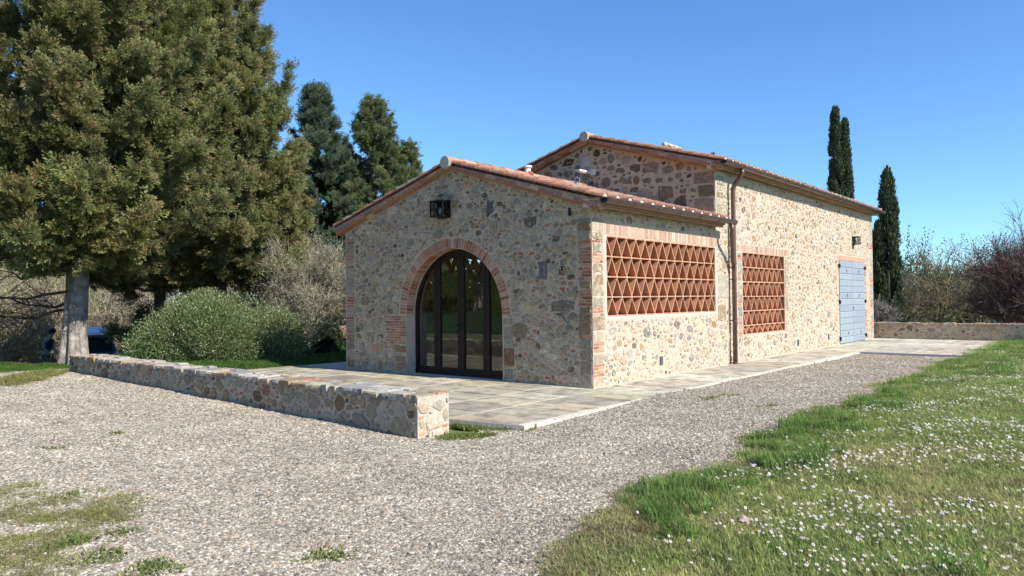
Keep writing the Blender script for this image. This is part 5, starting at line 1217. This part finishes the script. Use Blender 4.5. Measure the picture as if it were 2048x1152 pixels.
for s in (-1, 1): skin('sleeve', [((.12, s * .20, 1.43), .075), ((.09, s * .265, 1.15), .06), ((.25, s * .245, .985), .05)], [(0, 1), (1, 2)], M['sleeve'])
for s in (-1, 1): skin('trouser_leg', [((0, s * .09, .96), .12), ((.02 if s < 0 else .05, s * .11, .50), .085), ((-.08 if s < 0 else .0, s * .11, .10), .07)], [(0, 1), (1, 2)], M['trousers'])
mb = MB(); 
for k in range(1): pass
bm = bmesh.new(); bmesh.ops.create_uvsphere(bm, u_segments=14, v_segments=8, radius=.13)
for v in bm.verts: v.co = Vector((v.co.x * 1.0 + .255, v.co.y * .92, max(v.co.z, -.035 if v.co.x > 0 else -.09) + 1.715))
me = bpy.data.meshes.new('hair'); bm.to_mesh(me); bm.free(); me.materials.append(M['hair']); link('hair', me, man)
for s in (-1, 1):
    for k in range(5):
        mb = MB(); a = (k - 2) * .016
        mb.tube([(.35, s * .235 + a * .6, .945), (.40, s * .235 + a, .93 - .01 * abs(k - 2)), (.43 if k else .39, s * .235 + a, .90)], [.010, .009, .006], 5); mb.build('finger', M['skin'], man)

# ------------------------------------------------------------------ scattered ground cover (geometry nodes instances)
HID = bpy.data.collections.new('ground_cover_sources')
def cam_px(P):
    d = P - np.array(CAM); z = d @ np.array(CF); return np.stack([1024 + 1499.7 * (d @ np.array(CR)) / z, 576 - 1499.7 * (d @ np.array(CU)) / z, z], -1)
def in_view(P, m=60): q = cam_px(P); return (q[:, 2] > 1) & (q[:, 0] > -m) & (q[:, 0] < 2048 + m) & (q[:, 1] < 1152 + 2 * m)
def sow(n, xr, yr, cond, rng):
    x = rng.uniform(*xr, n); y = rng.uniform(*yr, n); k = cond(x, y); x, y = x[k], y[k]; return np.stack([x, y, H(x, y)], -1)

# gravel: patches of loose pebbles
PEB = [((.475, .415, .32), 4), ((.38, .325, .243), 6), ((.285, .245, .18), 5), ((.15, .13, .105), 5), ((.39, .27, .17), 1.8), ((.60, .55, .46), 2), ((.225, .19, .138), 4)]
def pebble_patch(R, n, size, seed):
    rng = np.random.default_rng(seed); ico = bmesh.new(); bmesh.ops.create_icosphere(ico, subdivisions=1, radius=1)
    bv = np.array([v.co[:] for v in ico.verts]); bf = np.array([[v.index for v in f.verts] for f in ico.faces]); ico.free(); V = []; F = []; C = []
    pc = np.array([p for p, _ in PEB]); pw = np.array([w_ for _, w_ in PEB]); pw = pw / pw.sum()
    for k in range(n):
        r = R * math.sqrt(rng.random()); a = rng.uniform(0, 6.283); s = size * rng.uniform(.55, 1.5) * np.array([rng.uniform(.8, 1.35), rng.uniform(.7, 1.1), rng.uniform(.45, .75)])
        v = bv * rng.uniform(.82, 1.15, (12, 1)) * s; ct, st = math.cos(a * 7), math.sin(a * 7); tl = rng.normal() * .4
        v = v @ np.array([[1, 0, 0], [0, math.cos(tl), math.sin(tl)], [0, -math.sin(tl), math.cos(tl)]]) @ np.array([[ct, st, 0], [-st, ct, 0], [0, 0, 1]])
        v = v + [r * math.cos(a), r * math.sin(a), rng.uniform(.0, .6) * size]; F.append(bf + 12 * k); V.append(v); C.append(np.tile(pc[rng.choice(len(pc), p=pw)] * rng.uniform(.85, 1.15), (20, 1)))
    return np_mesh('pebble_patch', np.concatenate(V), np.concatenate(F), np.concatenate(C), M['pebble'])
rng = np.random.default_rng(5)
pm = [pebble_patch(.2, 360, .0106, k) for k in range(5)]
P = sow(60000, (-12, 11.2), (-6, 12.3), gravel_zone, rng); P = P[in_view(P)]; d = np.linalg.norm(P - np.array(CAM), axis=1)
P = P[rng.random(len(P)) < np.clip(1.0 - (d - 9) / 30, .45, 1) * .62]; n = len(P); P[:, 2] += .006
scatter('loose_gravel', P, pm, rng.uniform(0, 6.28, n), rng.uniform(.85, 1.25, n) * np.clip(.9 + np.linalg.norm(P - np.array(CAM), axis=1) / 40, 1, 1.3), rng.integers(0, 5, n))

# grass patches
def grass_patch(R, n, h, wd, base, var, seed, lean=.35, tip=None, alt=None, pa=0, curl=.5):
    rng = np.random.default_rng(seed); r = R * np.sqrt(rng.random(n)); a = rng.uniform(0, 6.283, n); P = np.stack([r * np.cos(a), r * np.sin(a), np.zeros(n)], -1)
    hh = h * rng.uniform(.45, 1.2, n)[:, None]; az = rng.uniform(0, 6.283, n); L = np.stack([np.cos(az), np.sin(az), np.zeros(n)], -1) * (lean * rng.uniform(.2, 1.5, n))[:, None]
    s = np.stack([-np.sin(az), np.cos(az), np.zeros(n)], -1) * wd * .5 * rng.uniform(.7, 1.4, n)[:, None]; up = np.array([0, 0, 1.])
    m1 = P + (up * .55 + L * .35) * hh; tp = P + (up * (1 - curl * .3 * np.linalg.norm(L, axis=1, keepdims=True)) + L * (1 + curl * .3)) * hh
    V = np.stack([P - s, P + s, m1 + s * .8, m1 - s * .8, tp], 1).reshape(-1, 3); b_ = np.arange(n)[:, None] * 5
    F = np.concatenate([b_ + [0, 1, 2], b_ + [0, 2, 3], b_ + [3, 2, 4]]); c = colours(n, base, rng, var, alt, pa)
    return np_mesh('grass_patch', V, F, np.concatenate([c, c, c]), M['grass'])
G_ = (.24, .325, .09); GY = (.46, .46, .18); GB = (.40, .34, .18)
lawn = lambda x, y: (y < lawn_edge(x) + .03) & (y > -22)
def nz(x, y, f=1.0, s=0):   # smooth patchiness
    return (np.sin(x * 1.7 * f + s) * np.cos(y * 2.1 * f + s * 2) + np.sin((x + y) * 3.3 * f + 1 + s) * .6 + np.sin((x * 2 - y) * 5.1 * f + s) * .35) / 1.95
sh = [grass_patch(.17, 150, .055, .006, G_, .25, k, .6, alt=GY, pa=.3) for k in range(3)] + [grass_patch(.17, 150, .045, .006, GY, .25, 10 + k, .8, alt=GB, pa=.35) for k in range(3)]
P = sow(46000, (-9.5, 24), (-22, -3.6), lawn, rng); P = P[in_view(P)]; d = np.linalg.norm(P - np.array(CAM), axis=1)
P = P[rng.random(len(P)) < np.clip(1.1 - d / 30, .3, 1)]; n = len(P); q = nz(P[:, 0], P[:, 1], .8)
idx = np.where(q + rng.normal(size=n) * .35 > .1, rng.integers(0, 3, n), rng.integers(3, 6, n)); far = np.linalg.norm(P - np.array(CAM), axis=1)
idx = np.where((far > 9) & (rng.random(n) < .6), rng.integers(0, 3, n), idx)
scatter('lawn_grass', P, sh, rng.uniform(0, 6.28, n), rng.uniform(.8, 1.3, n) * np.clip(.8 + far / 25, 1, 1.8), idx)
# taller lush tufts along the gravel edge and scattered clumps
tall = [grass_patch(.12, 85, .17, .008, (.17, .28, .065), .3, 30 + k, .6, curl=1.2, alt=(.22, .28, .09), pa=.25) for k in range(3)]
def tallc(x, y):
    e = lawn_edge(x); b_ = e - y
    w_ = np.where(x > -2.6, .55 + .35 * nz(x, 0 * y, 1.3), .75 + .3 * nz(x, 0 * y, 2))
    band = (b_ > -.05) & (b_ < w_ * np.where(x < -4.2, .9, 1) + np.clip((x - 2) / 6, 0, 1.3)) & ~((x > -4.35) & (x < -3.9) & (b_ < .5)) & (x > -6.1)
    cl = (nz(x, y, 1.6, 3) > .70) & (b_ > 0) & (x > -6.5)
    return band | cl
P = sow(30000, (-7, 24), (-12, -3.5), tallc, rng); P = P[in_view(P)]; d = np.linalg.norm(P - np.array(CAM), axis=1); P = P[rng.random(len(P)) < np.clip(1.2 - d / 16, .4, 1) * .5]; n = len(P)
scatter('tall_grass', P, tall, rng.uniform(0, 6.28, n), rng.uniform(.35, 1.1, n) * (1 + .3 * nz(P[:, 0], P[:, 1], 2.2, 5)), rng.integers(0, 3, n))
# dry grass in the foreground edge and on the gravel patches
dry = [grass_patch(.13, 70, .05, .005, GB, .3, 40 + k, 1.0, alt=(.2, .2, .08), pa=.35) for k in range(3)]
P2 = sow(9000, (-8.5, 14), (-12, -4.3), lambda x, y: (y < lawn_edge(x) - .3) & (nz(x, y, 1.9, 7) > .5), rng); P2 = P2[in_view(P2)]
P = sow(5000, (-9.6, -4.0), (-5.6, -3.2), lambda x, y: (abs(y - lawn_edge(x) + .12) < .2 + .12 * nz(x, y, 2)) & (x < -4.6) | (((x + 3.95) ** 2 / .35 + (y + 4.35) ** 2 / .05) < 1), rng); P = np.concatenate([P, P2]); n = len(P)
scatter('dry_grass', P, dry, rng.uniform(0, 6.28, n), rng.uniform(.7, 1.2, n), rng.integers(0, 3, n))
# weeds: at the wall end, in the gravel, left yard
def ell(cx_, cy_, rx, ry, a=0): return lambda x, y: (((x - cx_) * math.cos(a) + (y - cy_) * math.sin(a)) / rx) ** 2 + ((-(x - cx_) * math.sin(a) + (y - cy_) * math.cos(a)) / ry) ** 2 < rng.uniform(.3, 1.15, len(x))
def onz(u, v, z=-.05):
    d = CF * 1499.7 + CR * (u - 1024) - CU * (v - 576); t = (z - CAM.z) / d.z; return CAM.x + d.x * t, CAM.y + d.y * t
weed = [grass_patch(.07, 30, .042, .012, (.19, .26, .065), .25, 50 + k, .9, alt=(.24, .25, .08), pa=.4) for k in range(3)]
Pw = []
for (u, v, rx, ry, n_) in ((935, 868, .36, .14, 150), (1000, 852, .45, .08, 150), (925, 848, .15, .08, 50), (100, 900, .12, .03, 8), (130, 1085, .16, .08, 16), (300, 1138, .2, .07, 20), (665, 1105, .16, .07, 14), (215, 1110, .2, .08, 16), (130, 988, .25, .04, 12), (255, 1060, .08, .05, 5),
                       (1640, 822, .16, .05, 10), (1685, 820, .18, .05, 12), (1510, 818, .12, .05, 6), (1545, 817, .15, .05, 8), (1420, 800, .35, .08, 16), (1370, 785, .2, .05, 10), (1590, 733, .2, .05, 8), (570, 756, .12, .05, 8), (230, 870, .1, .03, 5), (1460, 795, .2, .06, 9)):
    x0, y0 = onz(u, v); P = sow(n_ * 5, (x0 - rx, x0 + rx), (y0 - rx, y0 + rx), ell(x0, y0, rx, rx * .6, rng.uniform(0, 3)), rng)[:int(n_ * .75)]; Pw.append(P)
P = np.concatenate(Pw); n = len(P); scatter('weeds', P, weed, rng.uniform(0, 6.28, n), rng.uniform(.6, 1.5, n), rng.integers(0, 3, n))
# sparse olive turf on the gravel, left
olv = [grass_patch(.12, 100, .052, .006, (.36, .34, .12), .25, 60 + k, .9, alt=(.22, .25, .07), pa=.35) for k in range(3)]
x1, y1 = onz(70, 1050); x2, y2 = onz(60, 765); x3, y3 = onz(30, 985); x4, y4 = onz(60, 1150)
P = np.concatenate([sow(2000, (x1 - 1, x1 + 1), (y1 - 1.6, y1 + 1.6), lambda x, y: ell(x1, y1, 1.05, .6, .7)(x, y) & (nz(x, y, 3) > -.15), rng), sow(2600, (x2 - 2, x2 + 2), (y2 - 3, y2 + 3), ell(x2, y2, .5, 1.5, -.55), rng), sow(200, (x3 - .6, x3 + .6), (y3 - .6, y3 + .6), ell(x3, y3, .4, .2, .9), rng), sow(250, (x4 - .6, x4 + .6), (y4 - .6, y4 + .6), ell(x4, y4, .5, .25, .9), rng)])
n = len(P); scatter('thin_turf', P, olv, rng.uniform(0, 6.28, n), rng.uniform(.7, 1.2, n) * np.clip(np.linalg.norm(P - np.array(CAM), axis=1) / 10, .8, 1.5), rng.integers(0, 3, n))
# bright lawn strip behind the terrace and turf at the left end of the yard
brt = [grass_patch(.2, 140, .13, .012, (.10, .19, .035), .25, 70 + k, .5) for k in range(3)]
P = sow(22000, (-9, 16), (8.2, 19), lambda x, y: ((x > -3.7) & (y > 8.45) & (y < 15)) | ((x <= -3.9) & (y > 11.7 + .35 * np.sin(x * 1.9)) & (y < 16.5)), rng); P = P[in_view(P)]; P = P[rng.random(len(P)) < .6]; n = len(P)
scatter('rough_grass', P, brt, rng.uniform(0, 6.28, n), rng.uniform(.5, 1.0, n) * np.where(P[:, 0] < -3.9, .55, 1), rng.integers(0, 3, n))
P = sow(14000, (-40, -6), (4, 45), lambda x, y: (x < -13), rng); n = len(P); scatter('bank_grass', P, brt, rng.uniform(0, 6.28, n), rng.uniform(1.2, 2.2, n), rng.integers(0, 3, n))
# leaf litter under the cypresses
lit = [grass_patch(.3, 60, .03, .03, (.14, .10, .06), .3, 80 + k, 1.5) for k in range(2)]
P = sow(5000, (-8, 10), (14, 30), lambda x, y: y > 14.6, rng); n = len(P); scatter('leaf_litter', P, lit, rng.uniform(0, 6.28, n), rng.uniform(.8, 1.6, n), rng.integers(0, 2, n))

# ------------------------------------------------------------------ daisies
def daisy_mesh(k, r=.0098):
    rng = np.random.default_rng(300 + k); V = [(0, 0, .0)]; F = []; C = []; n = 9; h = rng.uniform(.045, .075); tl = np.array([rng.normal() * .25, -.35 + rng.normal() * .2, 1]); tl /= np.linalg.norm(tl)
    u = np.cross(tl, [0, 1, .1]); u /= np.linalg.norm(u); v = np.cross(tl, u); c = np.array([0, 0, h]); V = []
    for j in range(n):
        a0, a1, am = 6.283 * (j + .06) / n, 6.283 * (j + .94) / n, 6.283 * (j + .5) / n; b_ = len(V); rr = r * rng.uniform(.85, 1.1); up_ = rng.uniform(-.1, .35)
        V += [c + (u * math.cos(a0) + v * math.sin(a0)) * r * .3, c + (u * math.cos(a0) + v * math.sin(a0)) * rr + tl * r * up_, c + (u * math.cos(am) + v * math.sin(am)) * rr * 1.12 + tl * r * up_, c + (u * math.cos(a1) + v * math.sin(a1)) * rr + tl * r * up_, c + (u * math.cos(a1) + v * math.sin(a1)) * r * .3]
        F += [(b_, b_ + 1, b_ + 2), (b_, b_ + 2, b_ + 3), (b_, b_ + 3, b_ + 4)]; C += [(.78, .76, .76) if rng.random() > .12 else (.72, .55, .60)] * 3
    b_ = len(V); m_ = 7
    for j in range(m_): a = 6.283 * j / m_; V.append(c + (u * math.cos(a) + v * math.sin(a)) * r * .36 + tl * .0015)
    V.append(c + tl * .005)
    for j in range(m_): F.append((b_ + j, b_ + (j + 1) % m_, b_ + m_)); C.append((.75, .48, .03))
    b_ = len(V); V += [np.array([-.0012, 0, 0]), np.array([.0012, 0, 0]), c + u * .001, c - u * .001]; F += [(b_, b_ + 1, b_ + 2), (b_, b_ + 2, b_ + 3)]; C += [(.1, .16, .04)] * 2
    return np_mesh('daisy', np.array(V), np.array(F), np.array(C), M['petal'])
DM = [daisy_mesh(k) for k in range(6)]
def daisyd(x, y):
    b_ = lawn_edge(x) - y; dn = .42 + 1.1 * nz(x, y, .9, 1) + .3 * nz(x, y, 2.6, 2); dn = np.where(b_ < .45, dn - .9 * (.45 - b_) / .45 - .15, dn)
    return (b_ > .12) & (rng.random(len(x)) < np.clip(dn, .015, .85))
P = sow(46000, (-8.6, 14), (-13, -4.2), daisyd, rng); q = cam_px(P); P = P[(q[:, 0] > -20) & (q[:, 0] < 2070) & (q[:, 1] < 1165) & (q[:, 2] > 1)]; d = np.linalg.norm(P - np.array(CAM), axis=1)
o_ = np.argsort(d); P = P[o_]; near, farp = P[:300], P[300:14000]
LP = onz(1478, 1052)
for p in near:
    o = link('daisy', DM[random.randrange(6)], None, tuple(p), (0, 0, random.uniform(-.9, .9)), [random.uniform(.75, 1.15)] * 3); b_ = float(lawn_edge(p[0])) - p[1]; u_ = cam_px(np.array([p]))[0][0]
    tag(o, 'small white daisy with yellow eye ' + ('close around the curled dead leaf' if math.hypot(p[0] - LP[0], p[1] - LP[1]) < .4 else 'in the grassy margin beside the gravel' if b_ < .55 else 'in the short lawn, lower right corner' if u_ > 1650 else 'in the lawn left of the lower right corner'), 'flower', 'daisies in the lawn')
n = len(farp); scatter('far_daisies', farp, DM, rng.uniform(-.9, .9, n), rng.uniform(.85, 1.4, n), rng.integers(0, 6, n))
lp = onz(1478, 1052); mb = MB(); mb.add([(0, 0, .03), (.10, .02, .05), (.13, -.03, .02), (.05, -.06, .015), (.04, -.02, .045)], [(0, 1, 4), (1, 2, 4), (2, 3, 4), (3, 0, 4)], (.45, .33, .26)); tag(mb.build('dead_leaf', M['leaf'], None, loc=(lp[0], lp[1], Hs(*lp) + .02)), 'curled pale brown dead leaf lying in the grass', 'leaf')
